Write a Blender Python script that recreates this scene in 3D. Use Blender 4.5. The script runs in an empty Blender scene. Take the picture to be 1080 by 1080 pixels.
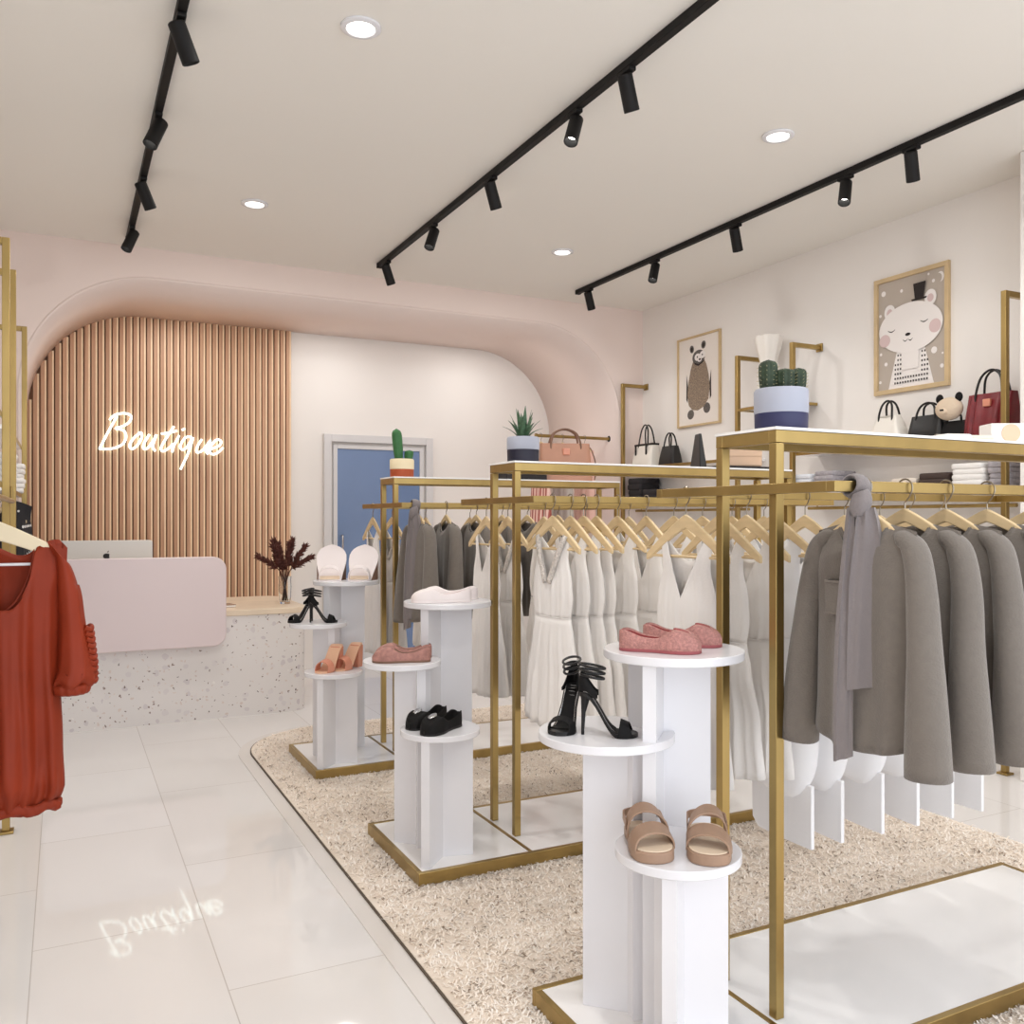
import bpy, bmesh, math, random
from math import sin, cos, pi, sqrt, radians as R
from mathutils import Vector, Matrix
random.seed(7)
C = bpy.context.scene.collection
SC = bpy.context.scene
CH = 1.35                      # camera height

# ------------------------------------------------------------------ materials
def lin(c):
    c /= 255.0
    return c/12.92 if c <= .04045 else ((c+.055)/1.055)**2.4
def rgb(r, g, b): return (lin(r), lin(g), lin(b), 1)
MATS = {}
class NT:
    def __init__(s, m):
        s.t = m.node_tree; s.n = s.t.nodes; s.l = s.t.links
        s.b = s.n['Principled BSDF']
    def add(s, typ, **kw):
        n = s.n.new(typ)
        for k, v in kw.items(): setattr(n, k, v)
        return n
    def link(s, a, b): s.l.new(a, b)
def mat(name, col, rough=.5, metal=0, spec=.5, noise=0, nscale=20, bump=0, bscale=80, sheen=0, emit=0, stretch=None, coat=0):
    m = bpy.data.materials.new(name); m.use_nodes = True
    t = NT(m); b = t.b
    b.inputs['Base Color'].default_value = col
    b.inputs['Roughness'].default_value = rough
    b.inputs['Metallic'].default_value = metal
    b.inputs['Specular IOR Level'].default_value = spec
    if sheen: b.inputs['Sheen Weight'].default_value = sheen
    if coat: b.inputs['Coat Weight'].default_value = coat
    if emit:
        b.inputs['Emission Color'].default_value = col; b.inputs['Emission Strength'].default_value = emit
    if noise or bump:
        tc = t.add('ShaderNodeTexCoord'); mp = t.add('ShaderNodeMapping')
        t.link(tc.outputs['Object'], mp.inputs['Vector'])
        if stretch: mp.inputs['Scale'].default_value = stretch
    if noise:
        nz = t.add('ShaderNodeTexNoise'); nz.inputs['Scale'].default_value = nscale; nz.inputs['Detail'].default_value = 5
        t.link(mp.outputs[0], nz.inputs['Vector'])
        rp = t.add('ShaderNodeValToRGB')
        k0, k1 = 1-noise, 1+noise*.7
        rp.color_ramp.elements[0].color = tuple(min(1, c*k0) for c in col[:3])+(1,)
        rp.color_ramp.elements[1].color = tuple(min(1, c*k1) for c in col[:3])+(1,)
        rp.color_ramp.elements[0].position = .3; rp.color_ramp.elements[1].position = .7
        t.link(nz.outputs['Fac'], rp.inputs[0]); t.link(rp.outputs[0], b.inputs['Base Color'])
    if bump:
        n2 = t.add('ShaderNodeTexNoise'); n2.inputs['Scale'].default_value = bscale; n2.inputs['Detail'].default_value = 3
        t.link(mp.outputs[0], n2.inputs['Vector'])
        bp = t.add('ShaderNodeBump'); bp.inputs['Strength'].default_value = bump; bp.inputs['Distance'].default_value = .01
        t.link(n2.outputs['Fac'], bp.inputs['Height']); t.link(bp.outputs[0], b.inputs['Normal'])
    MATS[name] = m
    return m
M = MATS
mat('gold', rgb(172, 147, 94), .34, 1, noise=.12, nscale=9, stretch=(1, 1, .4))
mat('white_lacquer', rgb(228, 227, 230), .22)
mat('white_board', rgb(246, 244, 242), .18)
mat('wall_white', rgb(238, 233, 228), .75, bump=.02)
mat('wall_pink', rgb(236, 219, 211), .75, bump=.02)
mat('ceiling_paint', rgb(236, 232, 225), .85)
mat('black_metal', rgb(14, 11, 10), .6, spec=.3)
mat('lamp_glow', (1, .97, .92, 1), .4, emit=6)
mat('neon', (.84, 1, .95, 1), .4, emit=2.6)
mat('door_frame', rgb(214, 212, 212), .4)
mat('blue_glass', rgb(112, 134, 172), .12, noise=.08, nscale=1.2)
mat('pink_panel', rgb(224, 208, 208), .4)
mat('counter_wood', rgb(232, 214, 190), .4, noise=.06, nscale=6)
mat('monitor_shell', rgb(222, 219, 212), .35)
mat('dark_mark', rgb(20, 18, 18), .5)
mat('knit_taupe', rgb(114, 106, 98), .9, bump=.25, bscale=220, sheen=.25, noise=.05, nscale=60)
mat('scarf_grey', rgb(124, 116, 115), .9, bump=.2, bscale=200, sheen=.25)
mat('dress_white', rgb(238, 234, 230), .8, bump=.08, bscale=120, sheen=.15)
mat('dress_white_plain', rgb(240, 239, 240), .75, bump=.05, bscale=90, sheen=.1)
mat('lace', rgb(226, 218, 210), .9, bump=.9, bscale=160, noise=.25, nscale=110)
mat('rust_fabric', rgb(138, 46, 18), .6, spec=.3, noise=.1, nscale=7)
mat('hanger_wood', rgb(222, 196, 152), .5, noise=.07, nscale=14, stretch=(1, 1, 5))
mat('cream_hanger', rgb(226, 211, 180), .45)
mat('steel', rgb(150, 140, 125), .3, 1)
mat('shoe_pink', rgb(184, 130, 122), .65, noise=.28, nscale=150, bump=.5, bscale=180)
mat('shoe_pink_lining', rgb(150, 62, 62), .7)
mat('sole_pink', rgb(160, 84, 88), .6)
mat('tan_leather', rgb(158, 128, 106), .55, noise=.06, nscale=30)
mat('tan_edge', rgb(122, 90, 72), .6)
mat('insole_cream', rgb(224, 203, 178), .6)
mat('black_suede', rgb(13, 11, 11), .7, spec=.25)
mat('black_leather', rgb(20, 17, 16), .4, spec=.4)
mat('salmon_leather', rgb(212, 142, 116), .35)
mat('nude_leather', rgb(230, 184, 152), .4)
mat('white_shoe', rgb(238, 228, 226), .5)
mat('mauve_shoe', rgb(170, 122, 112), .7, noise=.25, nscale=60)
mat('silver', rgb(205, 205, 205), .25, 1)
mat('cactus_green', rgb(52, 106, 58), .6, noise=.18, nscale=22)
mat('cactus_dark', rgb(38, 54, 34), .65, noise=.3, nscale=40, bump=.5, bscale=70)
mat('aloe_green', rgb(70, 100, 72), .5, noise=.5, nscale=75)
mat('spine', rgb(190, 180, 140), .6)
mat('soil', rgb(60, 45, 36), .9)
mat('pot_cream', rgb(236, 220, 184), .6)
mat('pot_rust', rgb(165, 74, 38), .6)
mat('pot_grey', rgb(164, 167, 180), .6)
mat('pot_navy', rgb(38, 40, 78), .5)
mat('pot_navy_dark', rgb(26, 24, 44), .5)
mat('pampas', rgb(96, 54, 46), .9, noise=.3, nscale=50)
mat('tan_bag', rgb(178, 130, 106), .45, noise=.05, nscale=12)
mat('beige_bag', rgb(206, 172, 142), .45)
mat('white_bag', rgb(232, 226, 216), .45)
mat('red_bag', rgb(116, 16, 26), .4, noise=.2, nscale=14)
mat('fur_beige', rgb(216, 196, 172), .9, bump=.4, bscale=150)
mat('fold_white', rgb(238, 234, 230), .85, bump=.1)
mat('fold_bluewhite', rgb(226, 228, 234), .85, bump=.1)
mat('fold_grey', rgb(166, 160, 164), .85, noise=.2, nscale=60)
mat('fold_beige', rgb(224, 212, 198), .85)
mat('fold_brown', rgb(66, 52, 46), .85)
mat('fold_black', rgb(38, 34, 36), .85)
mat('pink_fabric', rgb(228, 184, 170), .85)
mat('grey_fabric', rgb(186, 176, 168), .85)
mat('art_frame', rgb(208, 182, 140), .5, noise=.08, nscale=12)
mat('art_taupe', rgb(186, 174, 162), .8)
mat('art_paper', rgb(236, 228, 220), .8)
mat('art_white', rgb(240, 234, 230), .8)
mat('art_blush', rgb(216, 192, 190), .8)
mat('art_dark', rgb(40, 32, 30), .8)
mat('art_fur', rgb(150, 132, 114), .8, noise=.55, nscale=120)
mat('art_grey', rgb(100, 94, 90), .8, noise=.3, nscale=90)
mat('carton_white', rgb(240, 236, 232), .6)
mat('carton_peach', rgb(230, 190, 160), .6)
mat('slat_lit_edge', rgb(250, 222, 184), .5, noise=.06, nscale=20)
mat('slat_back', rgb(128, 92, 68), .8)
mat('white_ceramic', rgb(236, 230, 222), .45, bump=.4, bscale=25)
mat('rug_edge', rgb(96, 84, 72), .9)
mat('floor_border', rgb(226, 220, 214), .12)

def glass():
    m = bpy.data.materials.new('clear_glass'); m.use_nodes = True; b = NT(m).b
    b.inputs['Base Color'].default_value = (.97, .98, .98, 1); b.inputs['Roughness'].default_value = .03
    b.inputs['Transmission Weight'].default_value = 1; b.inputs['IOR'].default_value = 1.3
    M['glass'] = m
glass()
def wood_slat():
    m = bpy.data.materials.new('oak_slat'); m.use_nodes = True; t = NT(m)
    tc = t.add('ShaderNodeTexCoord'); mp = t.add('ShaderNodeMapping'); mp.inputs['Scale'].default_value = (19, 3, .5)
    nz = t.add('ShaderNodeTexNoise'); nz.inputs['Scale'].default_value = 2.2; nz.inputs['Detail'].default_value = 6
    rp = t.add('ShaderNodeValToRGB'); e = rp.color_ramp.elements
    e[0].position = .3; e[0].color = rgb(178, 134, 104); e[1].position = .7; e[1].color = rgb(216, 172, 138)
    t.link(tc.outputs['Object'], mp.inputs[0]); t.link(mp.outputs[0], nz.inputs[0]); t.link(nz.outputs['Fac'], rp.inputs[0])
    t.link(rp.outputs[0], t.b.inputs['Base Color']); t.b.inputs['Roughness'].default_value = .5
    M['oak_slat'] = m
wood_slat()
def floor_mat():
    m = bpy.data.materials.new('floor_tile'); m.use_nodes = True; t = NT(m)
    tc = t.add('ShaderNodeTexCoord'); sp = t.add('ShaderNodeSeparateXYZ'); cb = t.add('ShaderNodeCombineXYZ')
    ax = t.add('ShaderNodeMath', operation='ADD'); ay = t.add('ShaderNodeMath', operation='ADD')
    ax.inputs[1].default_value = .09+.51*20; ay.inputs[1].default_value = -2.64+1.03*20
    br = t.add('ShaderNodeTexBrick'); br.offset = .5; br.offset_frequency = 2
    br.inputs['Scale'].default_value = 1; br.inputs['Brick Width'].default_value = 1.03; br.inputs['Row Height'].default_value = .51
    br.inputs['Mortar Size'].default_value = .0018; br.inputs['Mortar Smooth'].default_value = .1; br.inputs['Bias'].default_value = 0
    br.inputs['Color1'].default_value = rgb(230, 227, 225); br.inputs['Color2'].default_value = rgb(226, 222, 218); br.inputs['Mortar'].default_value = rgb(196, 189, 183)
    t.link(tc.outputs['Object'], sp.inputs[0]); t.link(sp.outputs['X'], ax.inputs[0]); t.link(sp.outputs['Y'], ay.inputs[0])
    t.link(ay.outputs[0], cb.inputs['X']); t.link(ax.outputs[0], cb.inputs['Y']); t.link(cb.outputs[0], br.inputs['Vector'])
    t.link(br.outputs['Color'], t.b.inputs['Base Color']); t.b.inputs['Roughness'].default_value = .035
    t.b.inputs['Specular IOR Level'].default_value = .36
    M['floor_tile'] = m
floor_mat()
def terrazzo():
    m = bpy.data.materials.new('terrazzo'); m.use_nodes = True; t = NT(m)
    tc = t.add('ShaderNodeTexCoord'); last = None
    base = rgb(228, 223, 220)
    for i, (sc, thr, cut, c0, c1) in enumerate(((16, .30, .45, rgb(240, 236, 232), rgb(206, 198, 200)), (30, .22, .62, rgb(196, 178, 170), rgb(226, 214, 206)), (34, .2, .66, rgb(80, 68, 68), rgb(150, 130, 122)))):
        nz = t.add('ShaderNodeTexNoise'); nz.inputs['Scale'].default_value = sc*1.1
        ad = t.add('ShaderNodeMixRGB', blend_type='LINEAR_LIGHT'); ad.inputs[0].default_value = .02
        t.link(tc.outputs['Object'], nz.inputs[0]); t.link(tc.outputs['Object'], ad.inputs[1]); t.link(nz.outputs['Color'], ad.inputs[2])
        vo = t.add('ShaderNodeTexVoronoi'); vo.inputs['Scale'].default_value = sc
        t.link(ad.outputs[0], vo.inputs['Vector'])
        lt = t.add('ShaderNodeMath', operation='LESS_THAN'); lt.inputs[1].default_value = thr; t.link(vo.outputs['Distance'], lt.inputs[0])
        sx = t.add('ShaderNodeSeparateColor'); t.link(vo.outputs['Color'], sx.inputs[0])
        gt = t.add('ShaderNodeMath', operation='GREATER_THAN'); gt.inputs[1].default_value = cut; t.link(sx.outputs[0], gt.inputs[0])
        mu = t.add('ShaderNodeMath', operation='MULTIPLY'); t.link(lt.outputs[0], mu.inputs[0]); t.link(gt.outputs[0], mu.inputs[1])
        cm = t.add('ShaderNodeMixRGB'); cm.inputs[1].default_value = c0; cm.inputs[2].default_value = c1; t.link(sx.outputs[1], cm.inputs[0])
        mx = t.add('ShaderNodeMixRGB'); t.link(mu.outputs[0], mx.inputs[0]); t.link(cm.outputs[0], mx.inputs[2])
        if last: t.link(last, mx.inputs[1])
        else: mx.inputs[1].default_value = base
        last = mx.outputs[0]
    t.link(last, t.b.inputs['Base Color']); t.b.inputs['Roughness'].default_value = .35
    M['terrazzo'] = m
terrazzo()
def carpet(name, lo, hi):
    m = bpy.data.materials.new(name); m.use_nodes = True; t = NT(m)
    tc = t.add('ShaderNodeTexCoord'); nz = t.add('ShaderNodeTexNoise'); nz.inputs['Scale'].default_value = 5; nz.inputs['Detail'].default_value = 6; nz.inputs['Roughness'].default_value = .7
    rp = t.add('ShaderNodeValToRGB'); e = rp.color_ramp.elements; e[0].position = .35; e[0].color = lo; e[1].position = .65; e[1].color = hi
    t.link(tc.outputs['Object'], nz.inputs[0]); t.link(nz.outputs['Fac'], rp.inputs[0]); t.link(rp.outputs[0], t.b.inputs['Base Color'])
    t.b.inputs['Roughness'].default_value = .95
    M[name] = m
carpet('carpet_base', rgb(222, 208, 192), rgb(240, 228, 214))
carpet('pile_cream', rgb(248, 238, 226), rgb(254, 248, 240))
carpet('pile_beige', rgb(240, 226, 210), rgb(250, 240, 228))
carpet('pile_brown', rgb(110, 92, 76), rgb(190, 170, 150))
def pattern_dark():
    m = bpy.data.materials.new('black_pattern'); m.use_nodes = True; t = NT(m)
    tc = t.add('ShaderNodeTexCoord'); vo = t.add('ShaderNodeTexVoronoi'); vo.inputs['Scale'].default_value = 17
    rp = t.add('ShaderNodeValToRGB'); rp.color_ramp.interpolation = 'CONSTANT'; e = rp.color_ramp.elements
    e[0].color = rgb(214, 210, 208); e[1].position = .3; e[1].color = rgb(30, 27, 30)
    t.link(tc.outputs['Object'], vo.inputs['Vector']); t.link(vo.outputs['Distance'], rp.inputs[0]); t.link(rp.outputs[0], t.b.inputs['Base Color'])
    t.b.inputs['Roughness'].default_value = .8
    M['black_pattern'] = m
pattern_dark()
def stripe_mat(name, c0, c1, freq):
    m = bpy.data.materials.new(name); m.use_nodes = True; t = NT(m)
    tc = t.add('ShaderNodeTexCoord'); wv = t.add('ShaderNodeTexWave'); wv.bands_direction = 'X'; wv.inputs['Scale'].default_value = freq
    rp = t.add('ShaderNodeValToRGB'); e = rp.color_ramp.elements; e[0].position = .35; e[0].color = c0; e[1].position = .5; e[1].color = c1
    t.link(tc.outputs['Object'], wv.inputs['Vector']); t.link(wv.outputs['Fac'], rp.inputs[0]); t.link(rp.outputs[0], t.b.inputs['Base Color'])
    t.b.inputs['Roughness'].default_value = .85
    M[name] = m
stripe_mat('pink_stripe', rgb(170, 92, 82), rgb(236, 198, 186), 9)

# ------------------------------------------------------------------ mesh helpers
class MB:
    def __init__(s): s.v = []; s.f = []; s.mi = []; s.m = 0
    def _add(s, vs, fs):
        o = len(s.v); s.v += [tuple(p) for p in vs]
        for f in fs: s.f.append(tuple(i+o for i in f)); s.mi.append(s.m)
        return s
    def box(s, x0, x1, y0, y1, z0, z1):
        return s._add([(x0,y0,z0),(x1,y0,z0),(x1,y1,z0),(x0,y1,z0),(x0,y0,z1),(x1,y0,z1),(x1,y1,z1),(x0,y1,z1)],
                      [(3,2,1,0),(4,5,6,7),(0,1,5,4),(1,2,6,5),(2,3,7,6),(3,0,4,7)])
    def rings(s, rs, closed=True, cap0=True, cap1=True):
        n = len(rs[0]); vs = [p for r in rs for p in r]; fs = []
        for i in range(len(rs)-1):
            for j in range(n if closed else n-1):
                k = (j+1) % n
                fs.append((i*n+j, i*n+k, (i+1)*n+k, (i+1)*n+j))
        if closed and cap0: fs.append(tuple(range(n-1, -1, -1)))
        if closed and cap1: fs.append(tuple((len(rs)-1)*n+j for j in range(n)))
        return s._add(vs, fs)
    def tube(s, pts, r, n=8, closed=False, cap=True, flat=1):
        P = [Vector(p) for p in pts]; m = len(P)
        rr = r if isinstance(r, (list, tuple)) else [r]*m
        T = []
        for i in range(m):
            a = P[(i-1) % m] if (closed or i > 0) else P[i]; b = P[(i+1) % m] if (closed or i < m-1) else P[i]
            T.append((b-a).normalized())
        up = Vector((0,0,1)) if abs(T[0].z) < .9 else Vector((1,0,0))
        N = (up - T[0]*up.dot(T[0])).normalized(); rs = []
        for i in range(m):
            N = (N - T[i]*N.dot(T[i])).normalized(); B = T[i].cross(N)
            rs.append([P[i] + N*(rr[i]*cos(2*pi*k/n)) + B*(rr[i]*flat*sin(2*pi*k/n)) for k in range(n)])
        if closed: rs.append(rs[0])
        return s.rings(rs, True, cap and not closed, cap and not closed)
    def lathe(s, prof, n=24, cx=0, cy=0, cap0=True, cap1=True):
        return s.rings([[(cx+r*cos(2*pi*k/n), cy+r*sin(2*pi*k/n), z) for k in range(n)] for r, z in prof], True, cap0, cap1)
    def prism(s, out, f0, f1):
        n = len(out)
        return s._add([f0(p) for p in out]+[f1(p) for p in out],
                      [tuple(range(n-1,-1,-1)), tuple(range(n, 2*n))]+[(i, (i+1)%n, n+(i+1)%n, n+i) for i in range(n)])
    def bar(s, a, b, w):        # square bar from a to b
        a = Vector(a); b = Vector(b); d = b-a
        if abs(d.z) > abs(d.x)+abs(d.y): return s.box(a.x-w/2, a.x+w/2, a.y-w/2, a.y+w/2, min(a.z,b.z), max(a.z,b.z))
        if abs(d.x) > abs(d.y): return s.box(min(a.x,b.x), max(a.x,b.x), a.y-w/2, a.y+w/2, a.z-w/2, a.z+w/2)
        return s.box(a.x-w/2, a.x+w/2, min(a.y,b.y), max(a.y,b.y), a.z-w/2, a.z+w/2)
    def build(s, name, mats, parent=None, smooth=True, angle=38, bevel=0, solid=0, sub=0, weld=0, loc=None, rot=None, scale=None):
        me = bpy.data.meshes.new(name); me.from_pydata(s.v, [], s.f)
        if isinstance(mats, str): mats = [mats]
        for m in mats: me.materials.append(M[m])
        me.polygons.foreach_set('material_index', s.mi)
        bm = bmesh.new(); bm.from_mesh(me)
        if weld: bmesh.ops.remove_doubles(bm, verts=bm.verts, dist=weld)
        bmesh.ops.recalc_face_normals(bm, faces=bm.faces)
        bm.to_mesh(me); bm.free()
        if smooth:
            me.shade_smooth()
            me.set_sharp_from_angle(angle=R(angle))
        o = bpy.data.objects.new(name, me); C.objects.link(o)
        if parent: o.parent = parent
        if loc: o.location = loc
        if rot: o.rotation_euler = rot
        if scale: o.scale = scale
        if bevel:
            b = o.modifiers.new('bevel', 'BEVEL'); b.width = bevel; b.segments = 2; b.limit_method = 'ANGLE'; b.angle_limit = R(40)
        if solid:
            b = o.modifiers.new('solid', 'SOLIDIFY'); b.thickness = solid; b.offset = 0
        if sub:
            b = o.modifiers.new('sub', 'SUBSURF'); b.levels = sub; b.render_levels = sub
        return o
def tag(o, label=None, cat=None, group=None, kind=None):
    if label: o['label'] = label
    if cat: o['category'] = cat
    if group: o['group'] = group
    if kind: o['kind'] = kind
    return o
def thing(name, label, cat, loc=(0,0,0), rz=0, group=None):
    o = bpy.data.objects.new(name, None); C.objects.link(o); o.empty_display_size = .05
    o.location = loc; o.rotation_euler = (0, 0, rz)
    return tag(o, label, cat, group)
def kids(o): return [c for c in C.objects if c.parent == o]
def dup(root, loc, rz=0, label=None, group=None):
    r = root.copy(); C.objects.link(r); r.location = loc; r.rotation_euler = (0, 0, rz)
    if label: r['label'] = label
    if group: r['group'] = group
    for ch in list(root.children):
        c = ch.copy(); C.objects.link(c); c.parent = r
        for g in list(ch.children):
            d = g.copy(); C.objects.link(d); d.parent = c
    return r
def struct(name, mb, mats, parent=None, **kw):
    o = mb.build(name, mats, parent, **kw)
    if parent is None: o['kind'] = 'structure'
    return o
def lerp_tab(tab, x):
    if x <= tab[0][0]: return tab[0][1]
    for (a, va), (b, vb) in zip(tab, tab[1:]):
        if x <= b: return va+(vb-va)*(x-a)/(b-a)
    return tab[-1][1]
def smooth_tab(tab, x):
    if x <= tab[0][0]: return tab[0][1]
    for (a, va), (b, vb) in zip(tab, tab[1:]):
        if x <= b:
            t = (x-a)/(b-a); t = t*t*(3-2*t); return va+(vb-va)*t
    return tab[-1][1]
def catmull(P, k=6):
    P = [Vector(p) for p in P]; out = []
    for i in range(len(P)-1):
        a = P[max(i-1, 0)]; b = P[i]; c = P[i+1]; d = P[min(i+2, len(P)-1)]
        for j in range(k):
            t = j/k
            out.append(.5*((2*b)+(c-a)*t+(2*a-5*b+4*c-d)*t*t+(3*b-a-3*c+d)*t**3))
    return out+[P[-1]]
ORD = ['first','second','third','fourth','fifth','sixth','seventh','eighth','ninth','tenth','eleventh','twelfth']
# ------------------------------------------------------------------ the room
XL, XR, YB, YA, YF, ZC = -.5, 4.71, 6.7, 8.0, -1.6, 3.25
AX0, AX1, AZ, AR = -.28, 4.48, 3.05, .85
def arch_top(x):
    if x < AX0+AR: d = AX0+AR-x
    elif x > AX1-AR: d = x-(AX1-AR)
    else: return AZ
    return AZ-AR+sqrt(max(0, AR*AR-d*d))
arch = [(AX0, 0)]
arch += [(AX0+AR-AR*cos(t*pi/2/20), AZ-AR+AR*sin(t*pi/2/20)) for t in range(21)]
arch += [(AX1-AR+AR*sin(t*pi/2/20), AZ-AR+AR*cos(t*pi/2/20)) for t in range(21)]
arch += [(AX1, 0)]
struct('floor', MB().box(XL-.1, XR+.1, YF, YA+.1, -.1, 0), 'floor_tile', smooth=False)
struct('ceiling', MB().box(XL-.1, XR+.1, YF, YB+.1, ZC, ZC+.1), 'ceiling_paint', smooth=False)
struct('wall_right', MB().box(XR, XR+.1, YF, YB+.1, 0, ZC), 'wall_white', smooth=False)
struct('wall_left', MB().box(XL-.1, XL, YF, YB+.1, 0, ZC), 'wall_white', smooth=False)
struct('wall_pillar', MB().box(4.41, XR, 1.9, 2.92, 0, ZC), 'wall_white', bevel=.004)
w = MB()
w.box(XL, AX0, YB, YB+.1, 0, ZC); w.box(AX1, XR, YB, YB+.1, 0, ZC)
for (x0, z0), (x1, z1) in zip(arch[1:-1], arch[2:-1]):
    w._add([(x0,YB,z0),(x1,YB,z1),(x1,YB,ZC),(x0,YB,ZC),(x0,YB+.1,z0),(x1,YB+.1,z1),(x1,YB+.1,ZC),(x0,YB+.1,ZC)],
           [(0,1,2,3),(7,6,5,4),(0,4,5,1)])
struct('wall_back', w, 'wall_pink', smooth=False)
w = MB()
w.rings([[(x, y, z) for x, z in arch] for y in (YB+.001, YA)], closed=False)
struct('wall_alcove_lining', w, 'wall_pink', smooth=True, angle=30, solid=.02)
bpy.data.objects['wall_alcove_lining'].modifiers['solid'].offset = -1
struct('wall_alcove', MB().box(AX0-.2, AX1+.2, YA, YA+.1, 0, ZC+.1), 'wall_white', smooth=False)
# oak slat panel
w = MB(); SX1 = 1.81
w.m = 1; n = 40; pitch = (SX1-AX0)/n
pts = [(AX0+.001, 0)]+[(AX0+.001+(SX1-AX0)*k/30, arch_top(AX0+.001+(SX1-AX0)*k/30)-.002) for k in range(31)]+[(SX1, 0)]
w.prism(pts, lambda p: (p[0], YA-.001, p[1]), lambda p: (p[0], YA-.014, p[1]))
w.m = 0
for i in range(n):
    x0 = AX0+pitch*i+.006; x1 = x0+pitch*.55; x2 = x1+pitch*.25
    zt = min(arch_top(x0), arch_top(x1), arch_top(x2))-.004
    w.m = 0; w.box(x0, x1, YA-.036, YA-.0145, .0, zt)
    w.m = 2; w.box(x1+.0002, x2, YA-.033, YA-.0145, .0, zt)  # cream strip: the bright lit edge of each slat, put into colour
struct('wall_slat_panel', w, ['oak_slat', 'slat_back', 'slat_lit_edge'], smooth=False)
# door in the alcove
d = tag(bpy.data.objects.new('door_1', None), kind='structure'); C.objects.link(d); d.location = (2.10, YA, 0)
w = MB(); DW = 1.06; DH = 2.13
w.box(0, .07, -.05, -.001, 0, DH); w.box(DW-.07, DW, -.05, -.001, 0, DH); w.box(.07, DW-.07, -.05, -.001, DH-.07, DH)
w.box(.09, .13, -.03, -.001, .02, DH-.09); w.box(DW-.13, DW-.09, -.03, -.001, .02, DH-.09); w.box(.13, DW-.13, -.03, -.001, DH-.13, DH-.09); w.box(.13, DW-.13, -.03, -.001, .02, .12)
w.build('door_frame', 'door_frame', d, bevel=.004)
MB().box(.131, DW-.131, -.02, -.004, .121, DH-.131).build('door_pane', 'blue_glass', d)
MB().tube(catmull([(.17,-.02,1.0),(.17,-.06,1.0),(.17,-.06,1.1),(.17,-.06,1.2),(.17,-.02,1.2)]), .008).build('door_handle', 'silver', d)

# rug with pile
RX0, RX1, RY0, RY1, RR = .96, 3.53, .3, 5.72, .55
def rug_out(o=0, k=14):
    p = [(RX0-o, RY0), (RX1, RY0), (RX1, RY1)]
    p += [(RX0-o+(RR+o)*(1-sin(t*pi/2/k)), RY1+o-(RR+o)*(1-cos(t*pi/2/k))) for t in range(k+1)]
    return p
b = MB().prism(rug_out(.075), lambda p: (p[0], p[1], .0005), lambda p: (p[0], p[1], .004))
struct('trim_1', b, 'floor_border', smooth=False)
rug = thing('area_rug', 'large cream shag rug with a rounded corner under the three gold racks', 'rug')
MB().prism(rug_out(.004), lambda p: (p[0], p[1], .0045), lambda p: (p[0], p[1], .014)).build('rug_backing', ['carpet_base'], rug, smooth=False)
MB().prism([(x-(0.006 if i in (0,) or i > 2 else 0), y+(0.006 if i > 2 else 0)) for i, (x, y) in enumerate(rug_out(.004))], lambda p: (p[0], p[1], .0042), lambda p: (p[0], p[1], .011)).build('rug_edging', ['rug_edge'], rug, smooth=False)
RACKY = (1.855, 3.34, 4.825)
def pile():
    rnd = random.Random(3); mb = MB()
    def inside(x, y):
        if x < RX0+RR and y > RY1-RR and (x-RX0-RR)**2+(y-RY1+RR)**2 > (RR-.01)**2: return False
        if 1.18 < x < 3.13 and any(abs(y-c) < .29 for c in RACKY): return False
        return True
    V = []; F = []; I = []
    N = 105000
    for _ in range(N):
        x = rnd.uniform(RX0+.01, RX1-.01); y = RY0+.9+(RY1-RY0-.91)*rnd.random()**1.25
        if not inside(x, y): continue
        a = rnd.uniform(0, 2*pi); l = rnd.uniform(.012, .034); h = rnd.uniform(.002, .009); wd = rnd.uniform(.0014, .0028)
        dx, dy = cos(a), sin(a); px, py = -dy*wd, dx*wd; o = len(V); c = rnd.uniform(-.5, .5)*l
        mx, my = x+dx*l*.5+px/wd*c*.4, y+dy*l*.5+py/wd*c*.4
        V += [(x-px, y-py, .0135), (x+px, y+py, .0135), (mx-px, my-py, .014+h), (mx+px, my+py, .014+h), (x+dx*l, y+dy*l, .014+h*.55)]
        F += [(o, o+1, o+3, o+2), (o+2, o+3, o+4)]
        k = rnd.random(); k = 0 if k < .5 else (1 if k < .93 else 2)
        I += [k, k]
    me = bpy.data.meshes.new('rug_pile'); me.from_pydata(V, [], F)
    for m in ('pile_cream', 'pile_beige', 'pile_brown'): me.materials.append(M[m])
    me.polygons.foreach_set('material_index', I)
    o = bpy.data.objects.new('rug_pile', me); C.objects.link(o); o.parent = rug; o['kind'] = 'stuff'
pile()

# ------------------------------------------------------------------ ceiling lights
def downlight(x, y, z, label, group, first):
    if first is None:
        t = thing('recessed_downlight', label, 'ceiling light', (x, y, z), 0, group)
        MB().lathe([(.052, -.001), (.078, -.001), (.078, -.008), (.070, -.012), (.056, -.012), (.052, -.004)], 32, cap0=False, cap1=False).build('trim_ring', 'white_lacquer', t, angle=60)
        MB().lathe([(.0525, -.003), (.0525, -.005), (.02, -.0055)], 32).build('lens', 'lamp_glow', t)
        return t
    return dup(first, (x, y, z), 0, label, group)
def lamp(kind, name, loc, energy, color, **kw):
    l = bpy.data.lights.new(name, kind); l.energy = energy; l.color = color
    rot = kw.pop('rot', (0, 0, 0))
    for k, v in kw.items(): setattr(l, k, v)
    o = bpy.data.objects.new(name, l); C.objects.link(o); o.location = loc; o.rotation_euler = rot
    return o
WARM = (1, .99, .97)
dl = None
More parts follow.
